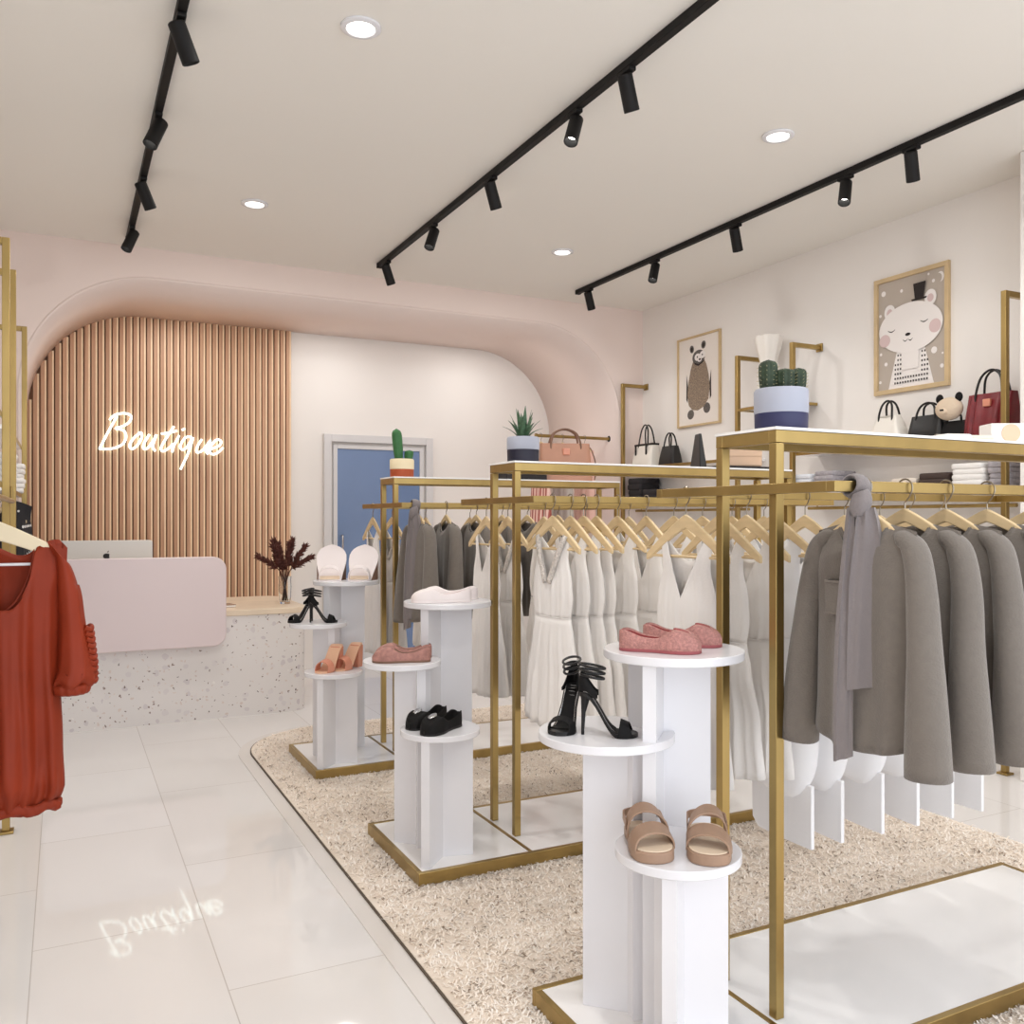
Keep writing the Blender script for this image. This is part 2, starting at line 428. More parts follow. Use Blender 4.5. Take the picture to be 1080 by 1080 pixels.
for x, y, lab in ((1.02, 3.32, 'recessed round ceiling light nearest the top edge, between left and middle tracks'), (1.02, 5.46, 'recessed round ceiling light near the pink arch beside the left track'),
                  (3.15, 3.33, 'recessed round ceiling light between middle and right tracks, above the bear picture'), (3.15, 5.46, 'recessed round ceiling light between middle and right tracks near the back corner')):
    o = downlight(x, y, ZC, lab, 'recessed ceiling lights', dl); dl = dl or o
for x, y in ((1.02, 3.32), (1.02, 5.46), (3.15, 3.33), (3.15, 5.46), (1.02, 1.2), (3.15, 1.2)):
    lamp('AREA', 'downlight_lamp', (x, y, ZC-.02), 15, WARM, shape='DISK', size=.12)
for x, lab in ((.78, 'small recessed light in the arch soffit above the wooden slats'), (2.12, 'small recessed light in the arch soffit right of the wooden slats'), (3.455, 'small recessed light at the right end of the arch soffit')):
    downlight(x, 7.38, AZ-.001, lab, 'recessed soffit lights', dl)
    lamp('AREA', 'soffit_lamp', (x, 7.38, AZ-.03), 6, WARM, shape='DISK', size=.3)
HEAD_Y = (3.08, 3.5, 4.39, 5.25, 6.15)
head0 = None
def track(X, y_end, name, lab, heads):
    global head0
    t = thing('lighting_track', lab, 'light track', (X, 0, ZC), 0, 'black ceiling tracks')
    MB().box(-.018, .018, .6, y_end, -.034, -.0005).build('rail', 'black_metal', t, bevel=.002)
    MB().box(-.02, .02, y_end-.03, y_end+.004, -.037, -.0005).build('end_cap', 'black_metal', t, bevel=.002)
    for k, (y, tilt) in enumerate(heads):
        l = f'{ORD[k]} black cylinder spotlight from the far end of the {name} ceiling track'
        if head0 is None:
            h = thing('track_spotlight', l, 'spotlight', (X, y, ZC-.034), 0, 'black track spotlights')
            MB().box(-.017, .017, -.045, .045, -.018, 0).build('adapter', 'black_metal', h, bevel=.004)
            MB().lathe([(.008, -.05), (.008, -.017)], 12).build('pivot', 'black_metal', h)
            q = MB().lathe([(.026, .045), (.032, .040), (.033, -.10), (.030, -.102), (.028, -.09), (.027, -.055), (.0, -.054)], 24).build('lamp_head', 'black_metal', h, loc=(0, 0, -.065))
            MB().lathe([(.0262, -.0555), (.0255, -.058), (.0, -.0585)], 20, cap0=False).build('lens', 'lamp_glow', q)
            head0 = h
        else:
            h = dup(head0, (X, y, ZC-.034), 0, l, 'black track spotlights')
        for c in h.children:
            if c.name.startswith('lamp_head'): c.rotation_euler = tilt
    for y, tilt in heads:
        v = Matrix.Rotation(tilt[1], 3, 'Y') @ Matrix.Rotation(tilt[0], 3, 'X') @ Vector((0, 0, -1))
        p = Vector((X, y, ZC-.034-.065))+v*.12
        lamp('SPOT', 'track_lamp', p, 13, WARM, rot=v.to_track_quat('-Z', 'Y').to_euler(), spot_size=R(95), spot_blend=.9, shadow_soft_size=.06)
RT, LT = (R(12), R(-24), 0), (R(-14), R(22), 0)
track(.385, 6.5, 'left', 'black lighting track on the left of the ceiling running to the slat wall', [(y, LT if i % 2 == 0 else RT) for i, y in enumerate(reversed(HEAD_Y[1:]))])
track(2.085, 6.33, 'middle', 'black lighting track across the middle of the ceiling with five spotlights', [(y, RT if i % 2 == 0 else LT) for i, y in enumerate(reversed(HEAD_Y))])
track(3.795, 6.33, 'right', 'black lighting track along the right of the ceiling near the picture wall', [(y, RT if i % 2 == 0 else LT) for i, y in enumerate(reversed(HEAD_Y))])

# ------------------------------------------------------------------ neon sign
sg = thing('neon_sign', 'glowing white script sign reading Boutique on the wooden slat wall', 'sign', (.252, YA-.036, 1.915))
LET = {'B': [[(165,218),(200,182),(265,166),(312,182),(302,225),(255,258),(205,275),(262,288),(278,335),(250,388),(180,418),(96,424)], [(215,190),(150,312),(96,424)]],
 'o': [[(382,298),(335,335),(303,390),(320,415),(358,388),(388,330),(382,298),(362,306)]],
 'u': [[(442,308),(405,370),(400,410),(430,405),(468,352),(492,308),(466,390),(484,426)]],
 't': [[(618,243),(562,330),(525,398),(536,425),(575,405),(612,368)], [(525,300),(575,292),(640,274)]],
 'i': [[(655,308),(615,388),(606,430)], [(676,268),(697,256)]],
 'q': [[(750,316),(702,320),(664,380),(680,410),(715,386),(757,318),(722,430),(690,500),(665,552)]],
 'v': [[(822,328),(786,390),(786,424),(820,415),(860,370),(888,333),(852,400),(868,436)]],
 'e': [[(882,400),(950,372),(968,338),(932,328),(888,378),(880,420),(910,436),(950,416),(982,384)]]}
for k, strokes in LET.items():
    mb = MB()
    for s_ in strokes:
        p = [((x-95)*.001089, -.022, (430-y)*.001164) for x, y in s_]
        mb.tube(catmull(p, 5) if len(p) > 2 else p, .0085, 8)
    mb.build('letter', 'neon', sg)
mb = MB()
for x, z in ((.09, .2), (.3, .06), (.52, .1), (.62, .06), (.78, .05), (.9, .05), (.42, .05)):
    mb.tube([(x, -.001, z), (x, -.02, z)], .004, 8)
mb.build('standoff', 'steel', sg)

# ------------------------------------------------------------------ reception desk
dk = thing('reception_desk', 'terrazzo reception desk with a pale pink front panel before the slat wall', 'desk', (0, 0, 0))
def rounded(x0, x1, y0, y1, r, right_only=True, k=8):
    p = [(x0, y0)]
    p += [(x1-r+r*sin(t*pi/2/k), y0+r-r*cos(t*pi/2/k)) for t in range(k+1)]
    p += [(x1-r+r*cos(t*pi/2/k), y1-r+r*sin(t*pi/2/k)) for t in range(k+1)]
    p += [(x0, y1)]
    return p
MB().prism(rounded(-.13, 1.55, 6.29, 7.35, .14), lambda p: (p[0], p[1], 0), lambda p: (p[0], p[1], .69)).build('desk_body', 'terrazzo', dk)
MB().prism(rounded(-.135, 1.56, 6.28, 7.36, .145), lambda p: (p[0], p[1], .6905), lambda p: (p[0], p[1], .73)).build('counter_top', 'counter_wood', dk, bevel=.004)
def round_rect(x0, x1, z0, z1, r, k=8):
    p = []
    for cx, cz, a in ((x1-r, z0+r, -90), (x1-r, z1-r, 0), (x0+r, z1-r, 90), (x0+r, z0+r, 180)):
        p += [(cx+r*cos(R(a+90*t/k)), cz+r*sin(R(a+90*t/k))) for t in range(k+1)]
    return p
MB().prism(round_rect(-.12, .975, .50, 1.10, .085), lambda p: (p[0], 6.279, p[1]), lambda p: (p[0], 6.215, p[1])).build('front_panel', 'pink_panel', dk, bevel=.006)
mo = thing('computer_monitor', 'pale desktop monitor seen from behind above the pink desk panel', 'monitor', (.255, 6.62, .7305))
MB().prism(round_rect(-.29, .29, .09, .478, .018), lambda p: (p[0], -.012, p[1]), lambda p: (p[0], .012, p[1])).build('screen_housing', 'monitor_shell', mo, bevel=.004)
mb = MB(); ap = []
for k in range(24):
    a = 2*pi*k/24; r = .021*(1+.06*cos(2*a)-.10*max(0, sin(a))**6-.10*max(0, -sin(a))**8)
    if abs(a) < .45 or a > 2*pi-.45: r *= .74
    ap.append((r*cos(a), .372+r*sin(a)))
mb.prism(ap, lambda p: (p[0], -.0125, p[1]), lambda p: (p[0], -.0145, p[1]))
mb.prism([(.002, .396), (.006, .404), (.014, .409), (.012, .400)], lambda p: (p[0], -.0125, p[1]), lambda p: (p[0], -.0145, p[1]))
mb.build('logo', 'dark_mark', mo, smooth=False)
mb = MB(); mb.box(-.09, .09, -.09, .09, 0, .012); mb.box(-.04, .04, .012, .03, .012, .2)
mb.build('stand', 'monitor_shell', mo, bevel=.004)
bk = thing('notebook', 'small closed notebook lying on the counter beside the pink panel', 'book', (1.02, 6.55, .7305), .2)
MB().box(-.05, .05, -.07, .07, .003, .016).build('pages', 'white_board', bk); mb = MB(); mb.box(-.052, .052, -.072, .072, 0, .003); mb.box(-.052, .052, -.072, .072, .016, .019); mb.build('cover', 'tan_leather', bk)
va = thing('glass_vase', 'slim clear glass vase holding dried brown plumes on the counter', 'vase', (1.455, 6.62, .7305))
MB().lathe([(.036, .0), (.044, .05), (.047, .12), (.044, .17), (.047, .20), (.044, .20), (.041, .17), (.044, .12), (.041, .05), (.032, .012)], 28, cap0=True, cap1=True).build('vase_body', 'glass', va)
pm = thing('dried_plumes', 'bunch of dried dark brown plume grasses standing in the glass vase', 'dried flowers', (1.455, 6.62, .745))
rnd = random.Random(11)
for i in range(9):
    a = -pi+2*pi*i/9+rnd.uniform(-.2, .2); lean = (.45, .8, 1.1)[i % 3]; ht = rnd.uniform(.40, .50)-.1*(i % 3 == 2)
    top = Vector((cos(a)*.19*lean, sin(a)*.16*lean, ht)); mid = Vector((cos(a)*.035, sin(a)*.035, .22)); bot = Vector((-cos(a)*.022, -sin(a)*.022, .005))
    path = catmull([bot, mid, top], 6)
    st = MB().tube(path, .0032, 6).build('stem', 'pampas', pm)
    mb = MB()
    for j in range(230):
        f = rnd.uniform(.6, 1.0); q = path[min(int(f*(len(path)-1)), len(path)-2)]
        p0 = Vector(q); dr = (top-mid).normalized(); sd = Vector((rnd.uniform(-1,1), rnd.uniform(-1,1), rnd.uniform(-.6,.8))).normalized()
        l = rnd.uniform(.028, .058)*(1.2-f*.5); p1 = p0+dr*l*.6+sd*l*.5; p2 = p0+dr*l+sd*l*.8-Vector((0,0,.008))
        mb.tube([p0, p1, p2], [.003, .0042, .0008], 4)
    mb.build('plume', 'pampas', st)
# ------------------------------------------------------------------ gold racks
ZB = .0142                      # top of the rug backing
RZ = ZB+1.414                    # hanging rail height (centre)
RNAME = ('front', 'middle', 'far')
rack0 = None
for k, yc in enumerate(RACKY):
    lab = ('gold clothes rack nearest the camera with cactus pot on top', 'middle gold clothes rack with aloe pot on top', 'far gold clothes rack with cream and rust cactus pot on top')[k]
    if rack0 is None:
        r = rack0 = thing('garment_rack', lab, 'clothes rack', (1.15, yc, ZB), 0, 'gold racks on the shag rug')
        mb = MB()
        mb.box(0, 2.0, -.305, -.285, 0, .047); mb.box(0, 2.0, .285, .305, 0, .047); mb.box(0, .02, -.285, .285, 0, .047); mb.box(1.98, 2.0, -.285, .285, 0, .047)
        mb.box(.462, .478, -.285, .285, 0, .047)
        mb.build('base_frame', 'gold', r, bevel=.0015)
        MB().box(.0205, .4615, -.2845, .2845, .002, .0455).build('base_panel', 'white_board', r)
        MB().box(.4785, 1.9795, -.2845, .2845, .002, .0455).build('base_panel', 'white_board', r)
        for x in (.5, 1.97):
            for y in (-.105, .105):
                MB().bar((x, y, .0457), (x, y, 1.534), .027).build('post', 'gold', r, bevel=.0015)
        mb = MB()
        for y in (-.105, .105): mb.box(.486, 1.984, y-.0135, y+.0135, 1.535, 1.568)
        for x in (.5, 1.97): mb.box(x-.0135, x+.0135, -.091, .091, 1.535, 1.568)
        mb.build('top_frame', 'gold', r, bevel=.0015)
        MB().box(.484, 1.986, -.121, .121, 1.5683, 1.576).build('top_shelf', 'white_board', r, bevel=.001)
        mb = MB(); mb.box(.449, 2.021, -.348, -.322, 1.401, 1.427); mb.box(.449, 2.021, .322, .348, 1.401, 1.427)
        mb.box(.449, .475, -.322, .322, 1.401, 1.427); mb.box(1.995, 2.021, -.322, .322, 1.401, 1.427)
        mb.build('hanging_rail', 'gold', r, bevel=.0015)
        for x0, x1 in ((.4755, .4862), (1.9838, 1.9945)):
            for y in (-.105, .105): MB().box(x0, x1, y-.01, y+.01, 1.404, 1.424).build('rail_bracket', 'gold', r)
    else: dup(rack0, (1.15, yc, ZB), 0, lab)

# ------------------------------------------------------------------ pedestals
PB = ZB+.0457
def fins(mb, cx, cy, spec, th, z0, z1):
    hub = th*.62
    for a, r in spec:
        d = Vector((cos(R(a)), sin(R(a)), 0)); n = Vector((-d.y, d.x, 0))*(th/2); c = Vector((cx, cy, 0))
        o = [c-n, c+d*r-n, c+d*r+n, c+n]
        mb.prism(o, lambda p: (p.x, p.y, z0), lambda p: (p.x, p.y, z1))
PED = {}
def pedestal(rk, kind, x, dy, ztop, D, spec, off, label):
    t = thing('display_pedestal', label, 'pedestal', (x, RACKY[rk]+dy, PB), 0, 'white shoe pedestals')
    mb = MB(); fins(mb, off[0], off[1], spec, .034, 0.0002, ztop-PB-.0225)
    mb.build('column', 'white_lacquer', t, smooth=False)
    MB().lathe([(D/2-.002, ztop-PB-.022), (D/2, ztop-PB-.020), (D/2, ztop-PB-.002), (D/2-.002, ztop-PB)], 64).build('round_top', 'white_lacquer', t)
    PED[(rk, kind)] = (x, RACKY[rk]+dy, ztop)
HS = [(105,.09),(225,.142),(345,.142)]; MS = [(135,.13),(255,.05),(15,.04)]; LS = [(105,.06),(225,.14),(345,.125)]
for rk, (h, m, l) in enumerate((((1.448,.065),(1.285,.14),(1.337,-.10)), ((1.448,.14),(1.205,.03),(1.29,-.165)), ((1.425,.09),(1.24,-.01),(1.275,-.19)))):
    s = RNAME[rk]+' rack'
    pedestal(rk, 'high', h[0], h[1], 1.007, .37, HS, (-.036, .018), ('tallest round white pedestal in front, under the pink flats', 'tall round white pedestal of the middle rack, under the pale pink shoes', 'tall round white pedestal of the far rack, under the pale wedge slides')[rk])
    pedestal(rk, 'mid', m[0], m[1], .79, .36 if rk == 0 else .31, MS if rk == 0 else [(135,.105),(255,.05),(15,.04)], (.05, -.05) if rk == 0 else (.06, -.045), ('white pedestal in front carrying the large black stiletto sandals', 'white pedestal of the middle rack under the mauve shoes', 'white pedestal of the far rack carrying the small black stilettos')[rk])
    pedestal(rk, 'low', l[0], l[1], .55, .305, LS, (0, 0), ('lowest white pedestal in front carrying the tan strap sandals', 'low white pedestal of the middle rack carrying the black slippers', 'low white pedestal of the far rack carrying the salmon block heels')[rk])

# ------------------------------------------------------------------ hangers and garments
def hanger_mesh(half, drop, apex=-.062, hh=.042, wood='hanger_wood', bar=True, barz=None):
    top = []; bot = []
    for i in range(21):
        s = -1+2*i/20; x = s*half; a = abs(s)
        z = apex-drop*(a**1.15)-.006*a
        h = hh*(1-.35*a)
        if a > .93: h *= .8
        top.append((x, z)); bot.append((x, z-h))
    mb = MB()
    mb.prism(top+bot[::-1], lambda p: (p[0], -.006, p[1]), lambda p: (p[0], .006, p[1]))
    hk = MB(); pts = [(0, 0, apex-.004), (0, 0, -.034)]
    pts += [(.0215*sin(a), 0, -.0215*cos(a)) if False else (0, .0215*sin(a), -.0215*cos(a)) for a in [R(v) for v in range(20, 250, 20)]]
    # hook lies in the plane across the rail (local X is along the hanger, the rail runs along local Y)
    pts = [(0, 0, apex-.004), (0, 0, -.036), (.012, 0, -.024)]+[(.0215*cos(R(a)), 0, .0215*sin(R(a))) for a in range(-35, 205, 20)]
    hk.tube(pts, .0022, 6)
    br = None
    if bar:
        bz = barz if barz is not None else apex-drop-.012
        br = MB().tube([(-half*.93, 0, bz), (half*.93, 0, bz)], .0045, 8)
    return mb, hk, br
def make_hanger(half, drop, label, loc, rz, group, name='clothes_hanger', wood='hanger_wood', barmat='hanger_wood', **kw):
    t = thing(name, label, 'hanger', loc, rz, group)
    a, h, b = hanger_mesh(half, drop, **kw)
    a.build('hanger_arms', wood, t, bevel=.003, angle=50); h.build('hook', 'steel', t)
    if b: b.build('trouser_bar', barmat, t)
    return t
def gsheet(mb, W, Wtop, topf, topb, zhem, D, nS=30, nV=22, fA=0.0, fF=5, ph=0, shoulder=None, hemw=None, asym=.7, crease=False):
    """front and back cloth sheets between a hem and a top edge; x runs along the hanger"""
    for side in (-1, 1):
        rs = []
        for j in range(nV+1):
            v = j/nV; row = []
            for i in range(nS+1):
                s = -1+2*i/nS
                zt = (topf if side < 0 else topb)(s*Wtop)
                zh = zhem+(hemw(s) if hemw else 0)
                z = zh+(zt-zh)*v
                wz = W(z); x = s*wz
                if v > .999: x = s*Wtop
                th = D(z)*max(0, 1-s*s)**.55
                if shoulder:
                    g = shoulder(abs(x))-z
                    th *= max(.0, min(1, g/.05))**.5
                edge = max(0, 1-abs(s))**.3
                fall = max(0, 1-v)**.9
                fo = fA*fall*edge*((sin(fF*s*pi+ph+z*2)+.5*sin(fF*1.9*s*pi+ph*2.3)) if not crease else 1.3*(abs(sin(fF*s*pi/2+ph+.8*z))**.55+.6*abs(sin(fF*.83*s*pi+ph*2.3))**.6-.95))
                y = side*th+fo*(1 if side < 0 else asym)
                row.append((x, y, z))
            rs.append(row)
        mb.rings(rs, closed=False)
    return mb
def sweater(label, loc, rz, group, sd=0, pocket=False, matn='knit_taupe'):
    rnd = random.Random(sd); t = thing('knit_sweater', label, 'sweater', loc, rz, group)
    nk = .072; sl = lambda x: -.086-.22*max(0, x-nk*.8)
    def tf(x):
        a = abs(x)
        return sl(a)-(.062*(1-(a/nk)**2)**.6 if a < nk else 0)
    def tb(x):
        a = abs(x)
        return sl(a)-(.016*(1-(a/nk)**2)**.6 if a < nk else 0)
    W = lambda z: smooth_tab([(-.64,.158),(-.5,.15),(-.3,.148),(-.2,.156),(-.1,.15)], z)
    D = lambda z: smooth_tab([(-.64,.046),(-.4,.04),(-.2,.036),(-.09,.02)], z)
    mb = gsheet(MB(), W, .15, tf, tb, -.625, D, fA=.009, fF=2.3, ph=rnd.uniform(0, 6), shoulder=sl, hemw=lambda s: .03*abs(s)**2.5)
    mb.build('body', matn, t, weld=.0006, solid=.003, angle=80)
    for sx in (-1, 1):
        out = rnd.uniform(-.012, .012); rs = []
        path = catmull([(sx*.090, 0, -.110), (sx*.118, 0, -.122), (sx*.148, 0, -.152), (sx*.168, -.004, -.24), (sx*(.180+out), -.012, -.42), (sx*(.194+out), -.018, -.645)], 6)
        m = len(path)
        for i, p in enumerate(path):
            f = i/(m-1); T = (path[min(i+1, m-1)]-path[max(i-1, 0)]).normalized()
            N = Vector((-T.z, 0, T.x)); B = Vector((0, 1, 0))
            rx = smooth_tab([(0,.003),(.24,.0205),(.45,.027),(.7,.032),(1,.049)], f); ry = smooth_tab([(0,.006),(.24,.028),(.5,.032),(1,.047)], f)
            rs.append([p+N*(rx*cos(2*pi*q/20)*(1+.07*sin(3*2*pi*q/20+f*3)*f))+B*(ry*sin(2*pi*q/20)) for q in range(20)])
        mb = MB().rings(rs, True, True, False); mb.build('sleeve', matn, t, solid=.003, angle=80)
    pts = []
    for i in range(28):
        a = 2*pi*i/28; x = nk*cos(a)*.98; y = .0185*sin(a); z = tf(x) if sin(a) < 0 else tb(x)
        pts.append((x, y, z+.001))
    MB().tube(pts, .0042, 6, closed=True).build('neckband', matn, t)
    if pocket:
        mb = MB(); mb.box(-.078, .0, -.0500, -.030, -.305, -.225); mb.box(-.079, .001, -.0525, -.030, -.231, -.225); mb.box(-.079, .001, -.0525, -.030, -.308, -.304)
        mb.build('pocket', matn, t, bevel=.001)
    return t
def dress(label, loc, rz, group, sd=0, lace=False, hem=-.865, depth=.19, shallow=1.0, waist=True):
    rnd = random.Random(sd+100); t = thing('sleeveless_dress', label, 'dress', loc, rz, group)
    nk = .088; st = lambda x: -.128-.28*max(0, x-.06)
    def tf(x):
        a = abs(x)
        return st(a)-(depth*(1-a/nk)**.9 if a < nk else 0)
    def tb(x):
        a = abs(x)
        return st(a)-(depth*.42*(1-(a/nk)**2) if a < nk else 0)
    W = lambda z: smooth_tab([(-.46,.124),(-.38,.138),(-.32,.132),(-.22,.108),(-.13,.122)], z)
    D = lambda z: smooth_tab([(-.46,.022),(-.36,.024),(-.25,.018),(-.13,.010)], z)*shallow
    gsheet(MB(), W, .122, tf, tb, -.452, D, nS=48, nV=20, fA=.007, fF=5, ph=rnd.uniform(0, 6), shoulder=st, crease=True).build('bodice', 'dress_white', t, weld=.0006, solid=.002, angle=80)
    W2 = lambda z: smooth_tab([(hem, .205), (hem*.8, .185), (-.52, .142), (-.452, .1245)], z)
    D2 = lambda z: smooth_tab([(hem, .046), (-.6, .034), (-.452, .0225)], z)*shallow
    k = lambda x: -.4525
    gsheet(MB(), W2, .1245, k, k, hem+rnd.uniform(-.015, .015), D2, nS=72, nV=14, crease=True, fA=.018*shallow, fF=rnd.uniform(4.5, 7), ph=rnd.uniform(0, 6), hemw=lambda s: .02*s*s, asym=1).build('skirt', 'dress_white', t, weld=.0006, solid=.002, angle=80)
    pts = [(.1245*cos(2*pi*i/28), .0235*shallow*sin(2*pi*i/28), -.4525) for i in range(28)]
    MB().tube(pts, .0022, 6, closed=True).build('waist_seam', 'dress_white', t)
    if lace:
        mb = MB()
        for sx in (-1, 1):
            rs = []
            for i in range(13):
                f = i/12; x0 = nk*(1-f); z0 = tf(x0); hw = .013
                yy = D(z0)*max(0, 1-(x0/.122)**2)**.55*max(0, min(1, (st(x0)-z0)/.05))**.5+.006
                rs.append([(sx*(x0-.002), -yy, z0+.001), (sx*(x0+hw*1.1), -yy-.0035, z0-.004), (sx*(x0+hw*2.0), -yy*.9-.001, z0-.008)])
            mb.rings(rs, closed=False)
        mb.build('lace_trim', 'lace', t, solid=.003)
    return t
def balloon(label, loc, rz, group, sd=0):
    rnd = random.Random(sd+300); t = thing('balloon_hem_dress', label, 'dress', loc, rz, group)
    st = lambda x: -.128-.28*max(0, x-.06)
    tf = lambda x: st(abs(x))-(.1*(1-abs(x)/.088) if abs(x) < .088 else 0)
    W = lambda z: smooth_tab([(-.46,.118),(-.37,.14),(-.24,.11),(-.13,.122)], z)
    D = lambda z: smooth_tab([(-.46,.026),(-.36,.03),(-.13,.012)], z)
    gsheet(MB(), W, .122, tf, tf, -.452, D, shoulder=st).build('bodice', 'dress_white_plain', t, weld=.0006, solid=.002, angle=80)
    rs = []
    for z, hx, hy in ((-.452,.119,.027),(-.54,.15,.05),(-.66,.178,.075),(-.78,.182,.082),(-.86,.165,.074),(-.92,.125,.05),(-.945,.07,.02)):
        rs.append([(hx*cos(2*pi*q/32), hy*sin(2*pi*q/32)*(1+.12*sin(5*2*pi*q/32+sd)), z-.02*cos(2*pi*q/32)*(z < -.5)) for q in range(32)])
    MB().rings(rs, True, False, True).build('balloon_skirt', 'dress_white_plain', t, sub=1, angle=80)
    out = [(.165, -.90), (.165, -1.095), (.10, -1.095), (.02, -1.094), (-.06, -1.088), (-.085, -1.06), (-.09, -.90)]
    MB().prism(out, lambda p: (p[0], -.007, p[1]), lambda p: (p[0], .007, p[1])).build('underskirt', 'dress_white_plain', t, bevel=.002)
    return t
H = {}
def hang(kind, loc, rz, hlabel, group):
    if kind not in H:
        H[kind] = make_hanger(.19, .118, hlabel, loc, rz, group) if kind == 'dress' else make_hanger(.135, .07, hlabel, loc, rz, group, apex=-.05, hh=.034, bar=False)
        return H[kind]
    return dup(H[kind], loc, rz, hlabel, group)
rj = random.Random(21)
FIRST = {}
def put(kind, rk, far, x, i, n):
    """hang garment number i on the near or far rail of a rack"""
    y = RACKY[rk]+(.335 if far else -.335); s = RNAME[rk]+' rack'; rail = 'back' if far else 'front'
    # which rail of the rack, seen from the camera
    rz = -pi/2+R(rj.uniform(-4, 4)); loc = (x, y, RZ); o = ORD[i]
    w = {'sweater': 'taupe knit sweater', 'dress': 'white sleeveless dress', 'lace': 'white dress with lace neckline', 'balloon': 'long white balloon-hem dress'}[kind]
    hang('dress' if kind != 'sweater' else 'sweater', loc, rz, f'pale wooden hanger {o} from left on the {rail} rail of the {s}', f'wooden hangers on the {s}')
    lab = f'{w} {o} from left on the {rail} rail of the {s}'
    g = f'{w}s on the {s}'
    if kind == 'sweater':
        if rk == 0 and i == 0: return sweater('taupe knit sweater with chest pocket beside the scarf on the front rack', loc, rz, g, 1, True)
        key = ('sweater', rj.randrange(2))
        if key not in FIRST: FIRST[key] = sweater(lab, loc, rz, g, len(FIRST)+4); return FIRST[key]
    elif kind == 'balloon':
        key = ('balloon', 0)
        if key not in FIRST: FIRST[key] = balloon(lab, loc, rz, g, 3); return FIRST[key]
    else:
        key = (kind, rj.randrange(3) if kind == 'dress' else 0)
        if key not in FIRST: FIRST[key] = dress(lab, loc, rz, g, len(FIRST)+9, kind == 'lace'); return FIRST[key]
    return dup(FIRST[key], loc, rz, lab, g)
for i, x in enumerate((1.712, 1.85, 2.0, 2.16, 2.34, 2.52)): put('sweater', 0, False, x, i, 6)
for i, (k, x) in enumerate((('dress', 1.70), ('dress', 1.83), ('dress', 1.94), ('balloon', 2.05), ('balloon', 2.19), ('balloon', 2.37), ('balloon', 2.54), ('balloon', 2.69), ('balloon', 2.85))): put(k, 0, True, x, i, 9)
for i, (k, x) in enumerate((('lace', 1.69), ('dress', 1.77), ('dress', 1.83), ('dress', 1.89), ('dress', 1.99), ('dress', 2.13), ('dress', 2.27), ('dress', 2.42), ('dress', 2.58), ('dress', 2.76))): put(k, 1, False, x, i, 10)
for i, (k, x) in enumerate((('dress', 1.72), ('lace', 1.83), ('dress', 2.02), ('dress', 2.25), ('dress', 2.5))): put(k, 1, True, x, i, 5)
for i, x in enumerate((1.70, 1.86, 2.04, 2.2, 2.36, 2.56)): put('sweater', 2, False, x, i, 6)
for i, (k, x) in enumerate((('dress', 1.66), ('lace', 1.78), ('dress', 2.0), ('dress', 2.3))): put(k, 2, True, x, i, 4)

# ------------------------------------------------------------------ knotted scarves
def tail(mb, x, y, w, th, z0, z1, ph, tipx=0):
    rs = []
    for i in range(17):
        f = i/16; z = z0+(z1-z0)*f; ww = w*(.45+.55*min(1, f*2.4)**.7); row = []
        for q in range(40):
            a = 2*pi*q/40; cx = cos(a); px = ww/2*math.copysign(abs(cx)**.7, cx)
            fold = .010*(abs(sin(1.3*pi*cx+ph+f*.9))**.6-.5)*(1-.35*f)
            row.append((x+px+.005*sin(f*4+ph)+tipx*f, y+th/2*sin(a)+fold, z+(.008*cx if f > .99 else 0)))
        rs.append(row)
    return mb.rings(rs)
def scarf(label, loc, sd, l1, l2):
    t = thing('knotted_scarf', label, 'scarf', loc, 0, 'grey scarves knotted on rack corners')
    mb = MB()
    mb.tube([(.004*sin(2*pi*i/20), .0235*cos(2*pi*i/20), .0225*sin(2*pi*i/20)) for i in range(20)], .023, 16, closed=True, flat=.36).build('loop', 'scarf_grey', t)
    rs = []
    for z, rx, ry in ((-.012,.016,.010),(-.024,.023,.017),(-.040,.026,.021),(-.054,.024,.019),(-.066,.018,.012),(-.07,.010,.007)):
        rs.append([(.004+rx*cos(2*pi*q/24), -.038+ry*sin(2*pi*q/24)*(1+.08*sin(6*pi*q/24)), z+.35*rx*cos(2*pi*q/24)) for q in range(24)])
    MB().rings(rs).build('knot', 'scarf_grey', t, rot=(0, 0, R(-38)))
    tail(MB(), .014, -.044, .088, .012, -.05, l1, .6, .006).build('scarf_tail', 'scarf_grey', t, angle=80, rot=(0, 0, R(-38)))
    tail(MB(), -.020, -.034, .044, .012, -.05, l2, 1.9, -.012).build('scarf_tail', 'scarf_grey', t, angle=80, rot=(0, 0, R(-38)))
scarf('long grey scarf knotted on the corner of the front rack beside taupe sweaters', (1.682, RACKY[0]-.335, RZ), 1, -.47, -.64)
scarf('grey scarf knotted on the corner of the far rack by the door', (1.68, RACKY[2]-.335, RZ), 2, -.60, -.66)

